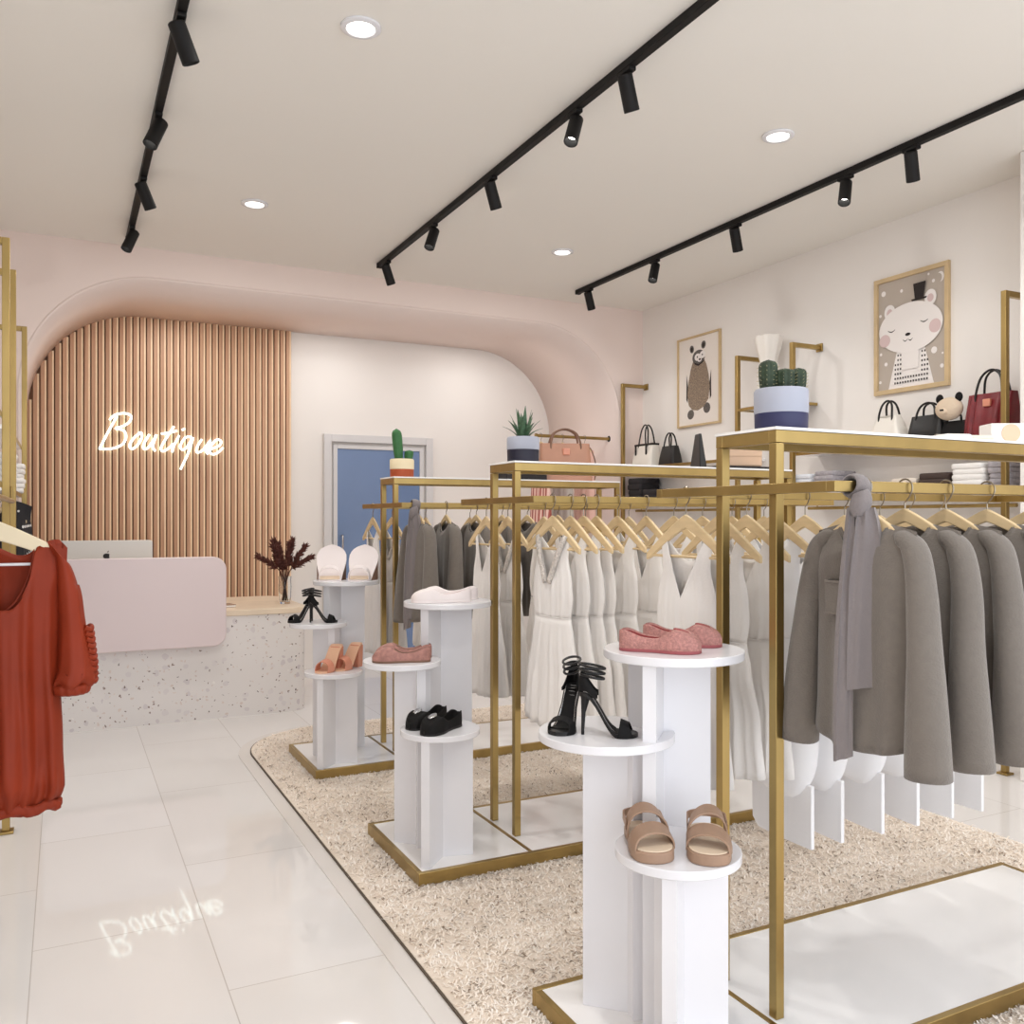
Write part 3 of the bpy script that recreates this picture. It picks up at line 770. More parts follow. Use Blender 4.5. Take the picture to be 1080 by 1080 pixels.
# ------------------------------------------------------------------ wall display units
def wall_unit(side, y0, y1, label, railx=None, RZ=RZ):
    X = 4.453 if side > 0 else -.225; W = XR if side > 0 else XL; s = 1 if side > 0 else -1
    t = thing('wall_display_unit', label, 'wall shelving', (X, (y0+y1)/2, 0), 0, 'gold wall display units')
    d = W-X; h = (y1-y0)/2
    for y in (-h, h):
        MB().bar((0, y, .012), (0, y, 2.563), .03).build('post', 'gold', t, bevel=.002)
        MB().bar((s*.0155, y, 2.548), (d-s*.012, y, 2.548), .03).build('top_arm', 'gold', t, bevel=.002)
        MB().box(min(d-s*.012, d-s*.001), max(d-s*.012, d-s*.001), y-.028, y+.028, 2.52, 2.576).build('wall_flange', 'gold', t, bevel=.002)
        MB().box(-.03, .03, y-.03, y+.03, 0, .012).build('foot', 'gold', t, bevel=.002)
    a, b = sorted((s*.016, d-s*.002))
    for z in (1.81, 1.51):
        q = MB().box(a, b, -h-.014, h+.014, z-.02, z).build('shelf', 'white_board', t, bevel=.001)
        a2, b2 = sorted((s*.0155, -s*.004+s*.016))
        MB().box(min(s*.0145, s*.0155)-.0, max(s*.0145, s*.0155), -h+.016, h-.016, z-.024, z+.001).build('shelf_edging', 'gold', q)
    MB().tube([((railx if railx is not None else d*.5), -h+.02, RZ), ((railx if railx is not None else d*.5), h-.02, RZ)], .011, 10).build('hanging_rail', 'gold', t)
    mb = MB()
    for y in (-h+.1, h-.1): mb.tube([((railx if railx is not None else d*.5), y, RZ), ((railx if railx is not None else d*.5), y, 1.49)], .006, 8)
    mb.build('rail_drop', 'gold', t)
    return t
wall_unit(1, 3.03, 4.57, 'gold wall shelving on the right wall below the bear in a top hat')
wall_unit(1, 5.125, 6.638, 'gold wall shelving on the right wall in the back corner')
wall_unit(-1, 2.9, 4.4, 'gold wall shelving at the left edge nearest the camera', railx=.025)
wall_unit(-1, 4.95, 6.37, 'gold wall shelving at the left edge beside the slat wall', railx=-.095, RZ=1.472)
t = thing('floating_shelf', 'narrow gold shelf on the right wall behind the large cactus', 'shelf', (4.453, 4.8475, 2.157), 0)
mb = MB(); mb.box(-.012, .012, -.262, .262, -.012, .012); mb.box(.012, .25, -.262, -.242, -.01, .01); mb.box(.012, .25, .242, .262, -.01, .01)
mb.build('shelf_frame', 'gold', t, bevel=.002)
MB().box(.0125, .255, -.2415, .2415, -.004, .008).build('shelf_board', 'glass', t)
t = thing('tall_vase', 'pale rippled white vase on the gold wall shelf behind the cactus', 'vase', (4.57, 4.93, 2.1655))
prof = [(.05,0),(.075,.02),(.085,.12),(.07,.26),(.06,.34),(.085,.42),(.1,.50),(.096,.515),(.088,.5),(.07,.42),(.05,.34)]
MB().rings([[(r*(1+.06*sin(7*2*pi*k/42))*cos(2*pi*k/42), r*(1+.06*sin(7*2*pi*k/42))*sin(2*pi*k/42), z) for k in range(42)] for r, z in prof]).build('vase_body', 'white_ceramic', t)
# alcove rail
t = thing('alcove_hanging_rail', 'thin gold hanging rail on the pink inside wall of the arch', 'clothes rail', (AX1, 6.88, 2.09))
MB().tube([(-.006, 0, 0), (-.77, 0, 0)], .014, 12).build('rail', 'gold', t)
MB().tube([(-.0015, 0, 0), (-.02, 0, 0)], .028, 16).build('wall_flange', 'black_metal', t)
MB().tube([(-.7705, 0, 0), (-.785, 0, 0)], .019, 14).build('end_cap', 'gold', t)
def tank(name, label, loc, rz, m, ln, half=.19, cat='top', group=None, hanger=True, solidm=None):
    t = thing(name, label, cat, loc, rz, group)
    nk = .085; st = lambda x: -.10-.3*max(0, x-.06)
    tf = lambda x: st(abs(x))-(.09*(1-(x/nk)**2)**.6 if abs(x) < nk else 0)
    W = lambda z: smooth_tab([(-ln, half), (-.4, half*.85), (-.3, half*.85), (-.2, half*.8), (-.1, half*.84)], z)
    D = lambda z: smooth_tab([(-ln, .06), (-.3, .04), (-.1, .012)], z)
    gsheet(MB(), W, half*.84, tf, tf, -ln, D, fA=.012, fF=4, ph=len(label), shoulder=st).build('garment_body', m, t, weld=.0006, solid=.002, angle=80)
    mb = MB()
    for y in (-1, 1):
        pts = [(nk*cos(pi*i/12), y*.02*sin(pi*i/12), tf(nk*cos(pi*i/12))) for i in range(13)]
        mb.tube(pts, .003, 6)
    mb.build('neck_binding', m, t)
    return t
for i, (x, m, l, nm) in enumerate(((3.75, 'pink_stripe', .98, 'pink striped dress hanging inside the arch behind the aloe plant'), (3.97, 'grey_fabric', .92, 'pale grey dress hanging inside the arch behind the tan tote'), (4.2, 'pink_fabric', .86, 'plain pink dress hanging inside the arch nearest the corner'))):
    hang('sweater', (x, 6.88, 2.09), -pi/2, f'wooden hanger of the {nm}', 'hangers inside the arch')
    tank('hanging_dress', nm, (x, 6.88, 2.09), -pi/2, m, l, cat='dress', group='dresses inside the arch')
for i, y in enumerate((5.02, 5.27, 5.55, 5.85, 6.15)):
    hang('sweater', (-.32, y, 1.472), R(rj.uniform(-4, 4)), f'hanger of the {ORD[i]} black patterned top at the left edge', 'hangers at the left edge')
    if i == 0: pt = tank('patterned_top', 'black top with white pattern hanging at the left edge, first from the camera', (-.32, y, 1.555), 0, 'black_pattern', .6, .17, group='black patterned tops')
    else: dup(pt, (-.32, y, 1.555), R(rj.uniform(-4, 4)), f'black top with white pattern hanging at the left edge, {ORD[i]} from the camera')
# ------------------------------------------------------------------ rust blouse
bl = thing('blouse', 'rust red drapey blouse with ruched sleeve hanging at the left edge', 'blouse', (-.2, 3.10, RZ))
def blouse():
    nk = .118; sl = lambda x: -.150-.10*max(0, x-.09)-.9*max(0, x-.185)
    tf = lambda x: sl(abs(x))-(.215*(1-(abs(x)/nk)**2.4)**.62 if abs(x) < nk else 0)
    tb = lambda x: sl(abs(x))-(.03*(1-(x/nk)**2)**.6 if abs(x) < nk else 0)
    W = lambda z: smooth_tab([(-.97,.180),(-.90,.200),(-.78,.195),(-.5,.185),(-.32,.19),(-.24,.205),(-.15,.207)], z)
    D = lambda z: smooth_tab([(-.97,.05),(-.88,.085),(-.6,.07),(-.3,.05),(-.15,.02)], z)
    mb = MB()
    for side in (-1, 1):
        rs = []
        for j in range(45):
            v = j/44; row = []
            for i in range(61):
                s = -1+2*i/60; zt = (tf if side < 0 else tb)(s*.207); z = -.955+.02*cos(s*7)+(zt+.955)*v; x = s*(.207 if v > .99 else W(z))
                th = D(z)*max(0, 1-s*s)**.5*max(0, min(1, (sl(abs(x))-z)/.05))**.5
                g = max(0, 1-abs(s))**.25*(1-v)**.6*min(1, .35+v*3)
                f = .016*sin(9.5*s+.8+.9*sin(z*5))+.011*sin(21*s+2*z+1)+.006*sin(37*s+z*3)
                f += .018*math.exp(-((abs(x)-.115)/.022)**2)*(1 if z < -.25 else .4)
                gather = .010*sin(34*s+1)*max(0, 1-abs(v-.05)/.12)
                row.append((x, side*th+(f*g+gather)*(1 if side < 0 else .6), z))
            rs.append(row)
        mb.rings(rs, closed=False)
    mb.build('body', 'rust_fabric', bl, weld=.0006, solid=.003, angle=85)
    for sx in (-1, 1):
        rs = []; path = catmull([(sx*.165, 0, -.175), (sx*.195, -.002, -.20), (sx*.212, -.004, -.30), (sx*.222, -.006, -.42), (sx*.228, -.008, -.52), (sx*.226, -.008, -.565), (sx*.215, -.006, -.60)], 7)
        for i, p in enumerate(path):
            f = i/(len(path)-1)
            rx = smooth_tab([(0,.012),(.15,.022),(.4,.034),(.7,.048),(.88,.058),(1,.044)], f); ry = smooth_tab([(0,.012),(.15,.038),(.5,.052),(.88,.07),(1,.052)], f)
            rs.append([(p.x+rx*cos(2*pi*q/36)*(1+.10*sin(6*2*pi*q/36+4*f)*f), p.y+ry*sin(2*pi*q/36)*(1+.09*sin(7*2*pi*q/36+2*f)*f), p.z+.012*sin(5*2*pi*q/36)*(f > .8)-.03*(1-f)*cos(2*pi*q/36)*sx*(f < .3)) for q in range(36)])
        sl_ = MB().rings(rs, True, True, False).build('sleeve', 'rust_fabric', bl, solid=.003, angle=85)
        mb = MB()
        for k in range(10):      # ruched strip down the outer side of the sleeve
            z = -.42-.018*k; x = sx*(.268+.012*min(k, 6)/6)
            mb.tube(catmull([(x-sx*.014, -.03, z+.006), (x+sx*.004, -.012, z-.004), (x+sx*.006, .008, z+.005), (x-sx*.008, .028, z-.006)], 4), .0095, 8)
        mb.build('ruching', 'rust_fabric', sl_, angle=85)
        rs = []
        for j, (dz, gr) in enumerate(((0, .96), (-.012, 1.08), (-.028, 1.02), (-.034, .9))):
            rs.append([(sx*.217+.052*gr*cos(2*pi*q/60)*(1+.05*sin(15*2*pi*q/60)), -.006+.060*gr*sin(2*pi*q/60)*(1+.05*sin(14*2*pi*q/60)), -.585+dz) for q in range(60)])
        MB().rings(rs, True, False, False).build('cuff', 'rust_fabric', sl_, solid=.003, angle=85)
    rs = []
    for dz, gr in ((.012, .97), (0, 1.03), (-.014, 1.03), (-.022, .95)):
        rs.append([(.186*gr*cos(2*pi*q/90)*(1+.012*sin(22*2*pi*q/90)), .062*gr*sin(2*pi*q/90)*(1+.08*sin(24*2*pi*q/90)), -.95+dz+.006*sin(9*2*pi*q/90)) for q in range(90)])
    MB().rings(rs, True, False, False).build('gathered_hem', 'rust_fabric', bl, solid=.003, angle=85)
    pts = [(nk*1.0*cos(pi*i/16), -.012*sin(pi*i/16)-.016*sin(pi*i/16), tf(nk*cos(pi*i/16))) for i in range(17)]
    MB().tube(pts, .0035, 6).build('neck_binding', 'rust_fabric', bl)
blouse()
bh = make_hanger(.165, .075, 'broad cream wooden hanger carrying the rust blouse', (-.2, 3.10, RZ), 0, None, wood='cream_hanger', barmat='white_lacquer', apex=-.075, hh=.062, barz=-.215)

# ------------------------------------------------------------------ shoes
FW = [(0,.0),(.012,.30),(.04,.52),(.1,.68),(.2,.74),(.35,.70),(.5,.78),(.68,1),(.8,.99),(.9,.82),(.96,.58),(.988,.30),(1,0)]
ST = [0,.006,.02,.045,.08,.13,.2,.28,.36,.44,.5,.56,.62,.66,.7,.76,.82,.87,.91,.945,.97,.987,.996,1]
def head(h): return R(h-90)
def flat_shoe(label, loc, h, upper, lining, sole, L=.22, W=.042, HH=.058, TH=.040, op=.64, group=None, name='flat_shoe', cat='shoe', toe_top=.62, badge=None, bow=False):
    t = thing(name, label, cat, loc, head(h), group); y0 = -L/2
    mb = MB()
    rim = lambda s: lerp_tab([(0,.93*HH),(.1,.97*HH),(.28,.64*HH),(.48,.54*HH),(.60,.80*HH),(.70,.90*HH),(.82,.80*HH),(.93,.58*HH),(1,.35*HH)], s)
    rs = []
    for s in ST:
        w = max(.0006, W*lerp_tab(FW, s)); y = y0+s*L
        e = min(1, s/.03, (1-s)/.05)**.5 if 0 < s < 1 else 0
        zr = .008+rim(s)*(.6+.4*e)
        o = min(1, max(0, (op-s)/.07)) if s > .05 else min(1, max(0, (s-.015)/.03))
        zin = .012*o+zr*1.07*(1-o); zc = .012*o+zr*1.12*(1-o)
        kw = .96 if s < .1 else .9
        rs.append([(-w, y, .006), (-w*1.07, y, zr*.45), (-w*kw, y, zr), (-w*(kw-.10), y, zr*1.0+(0 if o > .5 else zr*.09)), (-w*.70, y, zin), (0, y, zc),
                   (w*.70, y, zin), (w*(kw-.10), y, zr*1.0+(0 if o > .5 else zr*.09)), (w*kw, y, zr), (w*1.07, y, zr*.45), (w, y, .006)])
    n = 11; vs = [p for r in rs for p in r]
    for i in range(len(rs)-1):
        for j in range(n-1):
            mb.m = 1 if (3 <= j <= 6 and ST[i] < op-.02 and ST[i] >= .02) else 0
            mb._add([rs[i][j], rs[i][j+1], rs[i+1][j+1], rs[i+1][j]], [(0, 1, 2, 3)])
    mb.build('upper', [upper, lining], t, weld=.0002, angle=70, sub=1)
    out = [(-W*1.05*lerp_tab(FW, s), y0+s*L) for s in ST]+[(W*1.05*lerp_tab(FW, s), y0+s*L) for s in ST[::-1][1:-1]]
    MB().prism(out, lambda p: (p[0], p[1], 0), lambda p: (p[0], p[1], .008)).build('sole', sole, t, bevel=.001, angle=50)
    if badge:
        MB().lathe([(.019, 0), (.019, .003), (.015, .005), (.0, .005)], 24).build('badge', badge, t, loc=(0, y0+L*.76, .008+HH*(.86 if badge != 'silver' else 1.0)), rot=(R(-16), 0, 0), scale=(.72, 1.15, 1))
    if bow:
        mb = MB(); mb.tube([(W*.55*cos(2*pi*i/24), y0+L*.63+L*.055*sin(2*pi*i/24), .012+TH*1.10+.003*cos(4*pi*i/24)) for i in range(24)], .0035, 6, closed=True)
        mb.build('throat_binding', lining, t)
    return t
def strap_band(mb, L, y_a, y_b, W, h, z0, w_tab, skew=0, th=.004, n=17, y0=0, rise=None, taper=0):
    rs = []
    for k in range(n):
        a = pi*k/(n-1); row = []
        c = cos(a); s_ = sin(a)**.72
        for (f, o) in ((0,0),(.5,0),(1,0),(1,1),(.5,1),(0,1)):
            y = y_a+(y_b-y_a)*(f*(1-taper*s_)+taper*.35*s_)+skew*c
            ww = W*lerp_tab(w_tab, min(1, max(0, (y-y0)/L)))+.002-th*o
            hh = h*(1+(rise or 0)*(1-f))-th*o
            row.append((ww*c*(1+.05*s_), y, z0+hh*s_))
        rs.append(row)
    return mb.rings(rs)
WFW = [(0,.0),(.01,.42),(.04,.72),(.09,.92),(.15,1.0),(.25,.98),(.45,.82),(.65,.70),(.8,.74),(.9,.66),(.96,.48),(.99,.26),(1,0)]
SFW = [(0,.0),(.015,.42),(.06,.70),(.14,.84),(.35,.84),(.6,.98),(.78,1.0),(.9,.86),(.96,.62),(.99,.32),(1,0)]
def sandal(label, loc, h, L=.225, W=.052, skew=.012):
    t = thing('strap_sandal', label, 'sandal', loc, head(h), 'tan two strap sandals'); y0 = -L/2
    out = [(-W*lerp_tab(SFW, s), y0+s*L) for s in ST]+[(W*lerp_tab(SFW, s), y0+s*L) for s in ST[::-1][1:-1]]
    MB().prism(out, lambda p: (p[0], p[1], 0), lambda p: (p[0], p[1], .026)).build('sole', 'tan_leather', t, bevel=.003, angle=50)
    MB().prism([(x*.93, y*.965) for x, y in out], lambda p: (p[0], p[1], .0262), lambda p: (p[0], p[1], .029)).build('insole', 'insole_cream', t, bevel=.001, angle=50)
    strap_band(MB(), L, y0+L*.62, y0+L*.84, W, .044, .018, SFW, skew, .0045, y0=y0, rise=.25).build('front_strap', 'tan_leather', t, angle=60, bevel=.0012)
    strap_band(MB(), L, y0+L*.32, y0+L*.52, W, .072, .018, SFW, -skew, .0045, y0=y0, rise=.12).build('instep_strap', 'tan_leather', t, angle=60, bevel=.0012)
    hp = [(W*.86*cos(a), y0+L*.18-(L*.15)*sin(a), .055) for a in [pi*i/18 for i in range(19)]]
    hp = [(W*.88, y0+L*.40, .045)]+hp+[(-W*.88, y0+L*.40, .045)]
    rs = []
    for i, p in enumerate(hp):
        c = Vector((p[0], p[1]-(y0+L*.25), 0)).normalized()
        rs.append([(p[0], p[1], p[2]-.009), (p[0]+c.x*.004, p[1]+c.y*.004, p[2]-.009), (p[0]+c.x*.004, p[1]+c.y*.004, p[2]+.009), (p[0], p[1], p[2]+.009)])
    MB().rings(rs).build('heel_strap', 'tan_leather', t, angle=60)
    return t
def footbed(mb, L, W, hz, th, y0, wt=SFW, hill=.62, s0=.10):
    zf = lambda s: th+(hz-th)*(1-(smooth_tab([(s0,0),(hill,1)], s) if s0 else min(1, s/hill)**.75))
    rs = []
    for s in ST:
        w = max(.0008, W*lerp_tab(wt, s)); y = y0+s*L; z = zf(s)
        rs.append([(-w, y, z-th), (w, y, z-th), (w*1.0, y, z), (0, y, z-.001), (-w, y, z)])
    mb.rings(rs); return zf
HFW = [(0,.0),(.02,.34),(.07,.56),(.15,.64),(.35,.60),(.55,.78),(.72,1.0),(.84,.92),(.93,.66),(.975,.36),(1,0)]
def stiletto(label, loc, h, group, L=.165, W=.039, hz=.108, k=1.0):
    t = thing('stiletto_sandal', label, 'high heel', loc, head(h), group); y0 = -L/2; t.scale = (k, k, k)
    mb = MB(); zf = footbed(mb, L, W, hz, .011, y0, HFW, .66); mb.build('sole', 'black_leather', t, angle=60)
    ib = MB(); rs = []
    for s in ST[2:16]:
        w = W*lerp_tab(HFW, s)*.86; rs.append([(-w, y0+s*L, zf(s)+.0004), (w, y0+s*L, zf(s)+.0004), (w, y0+s*L, zf(s)+.002), (-w, y0+s*L, zf(s)+.002)])
    ins = ib.rings(rs).build('insole', 'black_suede', t, angle=60)
    mk = MB()
    for q, (s, w) in enumerate(((.17,.5),(.21,.42),(.25,.5),(.29,.36))):     # small pale insole mark
        y = y0+s*L; z = zf(s)+.0024; mk.box(-W*.28, -W*.28+W*w*.9, y-.0012, y+.0012, z, z+.0005)
    for sx in (-1, 1):
        mk.tube([(sx*W*.80*lerp_tab(HFW, s), y0+s*L, zf(s)+.0022) for s in ST[4:13]], .0016, 5)
    mk.build('insole_mark', 'silver', ins)
    hl = MB(); hl.rings([[(r*cos(2*pi*q/14), yy+r*1.1*sin(2*pi*q/14), z) for q in range(14)] for r, yy, z in ((.0042, y0+.010, 0), (.0042, y0+.010, .012), (.0055, y0+.012, .06), (.011, y0+.017, hz*.82), (.019, y0+.024, hz-.0112))])
    hl.build('heel', 'black_leather', t)
    strap_band(MB(), L, y0+L*.66, y0+L*.93, W, .036, .002, HFW, 0, .003, y0=y0, rise=.25, taper=.5).build('toe_strap', 'black_suede', t, angle=60)
    rs = []                                                              # tall heel counter
    for i in range(19):
        a = pi*i/18; c, s_ = cos(a), sin(a); row = []
        top = .016+.052*(1-abs(c)**2.6)
        for f, o in ((0,0),(.5,0),(1,0),(1,1),(.5,1),(0,1)):
            z = hz-.004+top*f; bulge = 1+.12*sin(f*pi)-.18*f
            rr = (W*.60+.0014-.0026*o)*bulge
            row.append((rr*c, y0+.030-(.030-.0026*o)*s_*bulge+.022*abs(c)**3, z-.010*abs(c)**3))
        rs.append(row)
    MB().rings(rs).build('heel_counter', 'black_suede', t, angle=60)
    for q, (dz, r) in enumerate(((.042, .020), (.056, .0215), (.070, .023))):
        pts = [(r*1.02*cos(2*pi*i/26), y0+.036+(r+.012)*sin(2*pi*i/26), hz+dz-.006*sin(2*pi*i/26)) for i in range(26)]
        MB().tube(pts, .0036, 7, closed=True).build('ankle_strap', 'black_leather', t)
    return t
def heel_mule(label, loc, h, group, L=.165, W=.036, hz=.085, upper='salmon_leather', inner='nude_leather', block=True, name='block_heel_sandal', band=(.60, .86, .040), wedge=False):
    t = thing(name, label, 'heeled sandal', loc, head(h), group); y0 = -L/2
    mb = MB(); wt = WFW if wedge else SFW; zf = footbed(mb, L, W, hz, .008, y0, wt, .68 if not wedge else .62, 0 if wedge else .1); mb.build('footbed', inner, t, angle=60)
    if wedge:
        rs = []
        for s in ST[11:-4]:
            w = W*lerp_tab(WFW, s)*.94; rs.append([(-w, y0+s*L, zf(s)+.0003), (w, y0+s*L, zf(s)+.0003), (w, y0+s*L, zf(s)+.0025), (-w, y0+s*L, zf(s)+.0025)])
        MB().rings(rs).build('insole', 'insole_cream', t, angle=60)
        rs = []
        for s in ST[1:-4]:
            w = W*lerp_tab(WFW, s)*.98; zz = max(.0012, zf(s)-.0085); rs.append([(-w, y0+s*L, 0), (w, y0+s*L, 0), (w, y0+s*L, zz), (-w, y0+s*L, zz)])
        MB().rings(rs).build('wedge_sole', 'tan_edge', t, angle=60)
    else:
        MB().rings([[(W*k*sx, y0+yy, z) for sx, yy in ((-1, .006), (1, .006), (1, .044), (-1, .044))] for k, z in ((.62, 0), (.72, hz-.0095))]).build('block_heel', upper, t, bevel=.004)
    strap_band(MB(), L, y0+L*band[0], y0+L*band[1], W, band[2], .002, wt, 0, .004, y0=y0, rise=.2, taper=.3).build('toe_band', upper, t, angle=60, bevel=.001)
    return t
def on(rk, kind, r=0, u=0):
    """a point on a pedestal top; r metres to the camera's right, u away from it"""
    x, y, z = PED[(rk, kind)]
    return (x+.893*r+.45*u, y-.45*r+.893*u, z+.0004)
# front rack
flat_shoe('pink textured flat shoe nearest the camera on the tallest front pedestal', on(0, 'high', -.045, -.055), -46, 'shoe_pink', 'shoe_pink_lining', 'sole_pink', .215, .043, .052, .044, group='pink textured flats', badge='shoe_pink_lining')
flat_shoe('pink textured flat shoe farther back on the tallest front pedestal', on(0, 'high', .035, .06), -46, 'shoe_pink', 'shoe_pink_lining', 'sole_pink', .215, .043, .052, .044, group='pink textured flats', badge='shoe_pink_lining')
stiletto('large black stiletto sandal pointing left on the front pedestal', on(0, 'mid', -.105, .005), 220, 'large black stilettos', L=.16, k=.95, hz=.118)
stiletto('large black stiletto sandal pointing right on the front pedestal', on(0, 'mid', .0, -.055), -36, 'large black stilettos', L=.16, k=.95, hz=.118)
sandal('left of the two tan strap sandals on the lowest front pedestal', on(0, 'low', -.074, -.0), 246)
sandal('right of the two tan strap sandals on the lowest front pedestal', on(0, 'low', .070, -.015), 234, skew=-.014)
# middle rack
flat_shoe('pale pink slip-on shoe nearer the camera on the tall middle pedestal', on(1, 'high', -.02, -.07), 168, 'white_shoe', 'art_blush', 'white_shoe', .255, .044, .050, .046, group='pale pink slip-ons')
flat_shoe('pale pink slip-on shoe behind on the tall middle pedestal', on(1, 'high', .0, .055), 166, 'white_shoe', 'art_blush', 'white_shoe', .255, .044, .050, .046, group='pale pink slip-ons')
flat_shoe('mauve flat shoe in front on the middle-height pedestal of the middle rack', on(1, 'mid', .005, -.055), 160, 'mauve_shoe', 'tan_edge', 'tan_edge', .23, .04, .052, .042, group='mauve flats')
flat_shoe('mauve flat shoe at the back of the middle-height pedestal of the middle rack', on(1, 'mid', .0, .045), 160, 'mauve_shoe', 'tan_edge', 'tan_edge', .23, .04, .052, .042, group='mauve flats')
flat_shoe('black slipper with silver badge nearer the camera on the low middle pedestal', on(1, 'low', .01, -.045), 212, 'black_suede', 'black_suede', 'black_leather', .225, .042, .056, .050, group='black slippers', badge='silver', name='slipper')
flat_shoe('black slipper with silver badge farther left on the low middle pedestal', on(1, 'low', -.055, .045), 212, 'black_suede', 'black_suede', 'black_leather', .225, .042, .056, .050, group='black slippers', badge='silver', name='slipper')
# far rack
heel_mule('left pale wedge slide with white toe band on the far tall pedestal', on(2, 'high', -.088, 0), 250, 'pale wedge slides', L=.19, W=.085, hz=.2, upper='white_shoe', inner='white_shoe', wedge=True, name='wedge_slide', band=(.66, .88, .072))
heel_mule('right pale wedge slide with white toe band on the far tall pedestal', on(2, 'high', .085, 0), 240, 'pale wedge slides', L=.19, W=.085, hz=.2, upper='white_shoe', inner='white_shoe', wedge=True, name='wedge_slide', band=(.66, .88, .072))
stiletto('small black stiletto sandal pointing left on the far pedestal', on(2, 'mid', -.095, .0), 196, 'small black stilettos', L=.16, k=.98)
stiletto('small black stiletto sandal pointing right on the far pedestal', on(2, 'mid', .03, -.02), -24, 'small black stilettos', L=.16, k=.98)
heel_mule('salmon block heel sandal pointing left on the far low pedestal', on(2, 'low', -.02, -.015), 222, 'salmon block heels', L=.2, W=.043, hz=.13, band=(.58, .88, .055))
heel_mule('salmon block heel sandal turned back on the far low pedestal', on(2, 'low', .065, .055), 214, 'salmon block heels', L=.2, W=.043, hz=.13, band=(.56, .86, .06))

# ------------------------------------------------------------------ potted plants on the racks
RT = ZB+1.5764
def pot(t, r, h, top, bot, split, rimr=.008):
    MB().lathe([(r*.94, 0), (r*.97, .004), (r*.985, h*split)], 36).build('pot_base', bot, t)
    MB().lathe([(r*.985, h*split+.0003), (r, h*split+.004), (r, h-.006), (r-.004, h), (r-.012, h-.002), (r-.014, h-.012)], 36).build('pot_rim', top, t)
    MB().lathe([(r-.0145, h-.014), (r-.0145, h-.008)], 30).build('soil', 'soil', t)
def cactus_lobe(cx, cy, z0, r, h, ribs=11, lean=(0, 0), n=77, dep=.1):
    mb = MB(); rs = []
    for i in range(15):
        f = i/14; rr = r*(.78+.22*sin(min(1, f*1.6)*pi/2))*(1 if f < .78 else sqrt(max(.0, 1-((f-.78)/.22)**2))) if f < 1 else .0008
        rr = max(rr, .0008)
        rs.append([(cx+lean[0]*f+rr*(1+dep*abs(sin(ribs*pi*q/n))-dep)*cos(2*pi*q/n), cy+lean[1]*f+rr*(1+dep*abs(sin(ribs*pi*q/n))-dep)*sin(2*pi*q/n), z0+h*f) for q in range(n)])
    mb.rings(rs); return mb
def spines(mb, cx, cy, z0, r, h, ribs, rnd, l=.006):
    for k in range(ribs):
        a = 2*pi*(k+.5)/ribs
        for j in range(7):
            f = .12+.13*j; rr = r*(1 if f < .78 else .72)
            b = Vector((cx+rr*cos(a), cy+rr*sin(a), z0+h*f)); d = Vector((cos(a), sin(a), rnd.uniform(-.3, .6))).normalized()
            mb.tube([b-d*.002, b+d*l], [.0009, .0003], 4)
    return mb
c3 = thing('potted_cactus', 'dark green cactus in a grey and navy pot on the front rack', 'potted plant', (1.766, RACKY[0], RT))
pot(c3, .073, .118, 'pot_grey', 'pot_navy', .42); rnd = random.Random(5)
for cx, cy, r, h in ((-.030, .018, .026, .095), (.006, -.008, .028, .070), (.041, -.022, .023, .072)):
    lb = cactus_lobe(cx, cy, .106, r, h, 9).build('cactus_stem', 'cactus_dark', c3); spines(MB(), cx, cy, .106, r, h, 9, rnd).build('spines', 'spine', lb)
c1 = thing('potted_cactus', 'tall green column cactus in a cream and rust pot on the far rack', 'potted plant', (1.725, RACKY[2], RT))
pot(c1, .069, .105, 'pot_cream', 'pot_rust', .44)
cactus_lobe(-.018, 0, .095, .029, .185, 10, (-.014, .004), dep=.05).build('cactus_stem', 'cactus_green', c1)
cactus_lobe(.032, -.018, .095, .026, .062, 10, (.006, 0), dep=.05).build('cactus_stem', 'cactus_green', c1)
c2 = thing('potted_aloe', 'spiky mottled aloe in a grey and navy pot on the middle rack', 'potted plant', (1.735, RACKY[1], RT))
pot(c2, .069, .108, 'pot_grey', 'pot_navy_dark', .5)
rnd = random.Random(4)
for i in range(16):
    a = 2.4*i; ring = i/15; out = .085*(1-ring*.82); ht = .075+.070*ring; c = Vector((cos(a), sin(a), 0)); sd = Vector((-c.y, c.x, 0)); rs = []
    for j in range(10):
        f = j/9; p = c*(.014+out*(f**1.15))+Vector((0, 0, .096+ht*(f**.8)-.02*(1-ring)*f*f)); w = .0185*(1-f)**.8*(1+.3*sin(f*pi))+.0006
        th = .007*(1-f)+.0008; up = Vector((0, 0, 1))-c*.5; up.normalize()
        rs.append([p-sd*w+up*th*.4, p-up*th, p+sd*w+up*th*.4, p+up*th*.15])
    MB().rings(rs).build('leaf', 'aloe_green', c2, sub=1, angle=60)

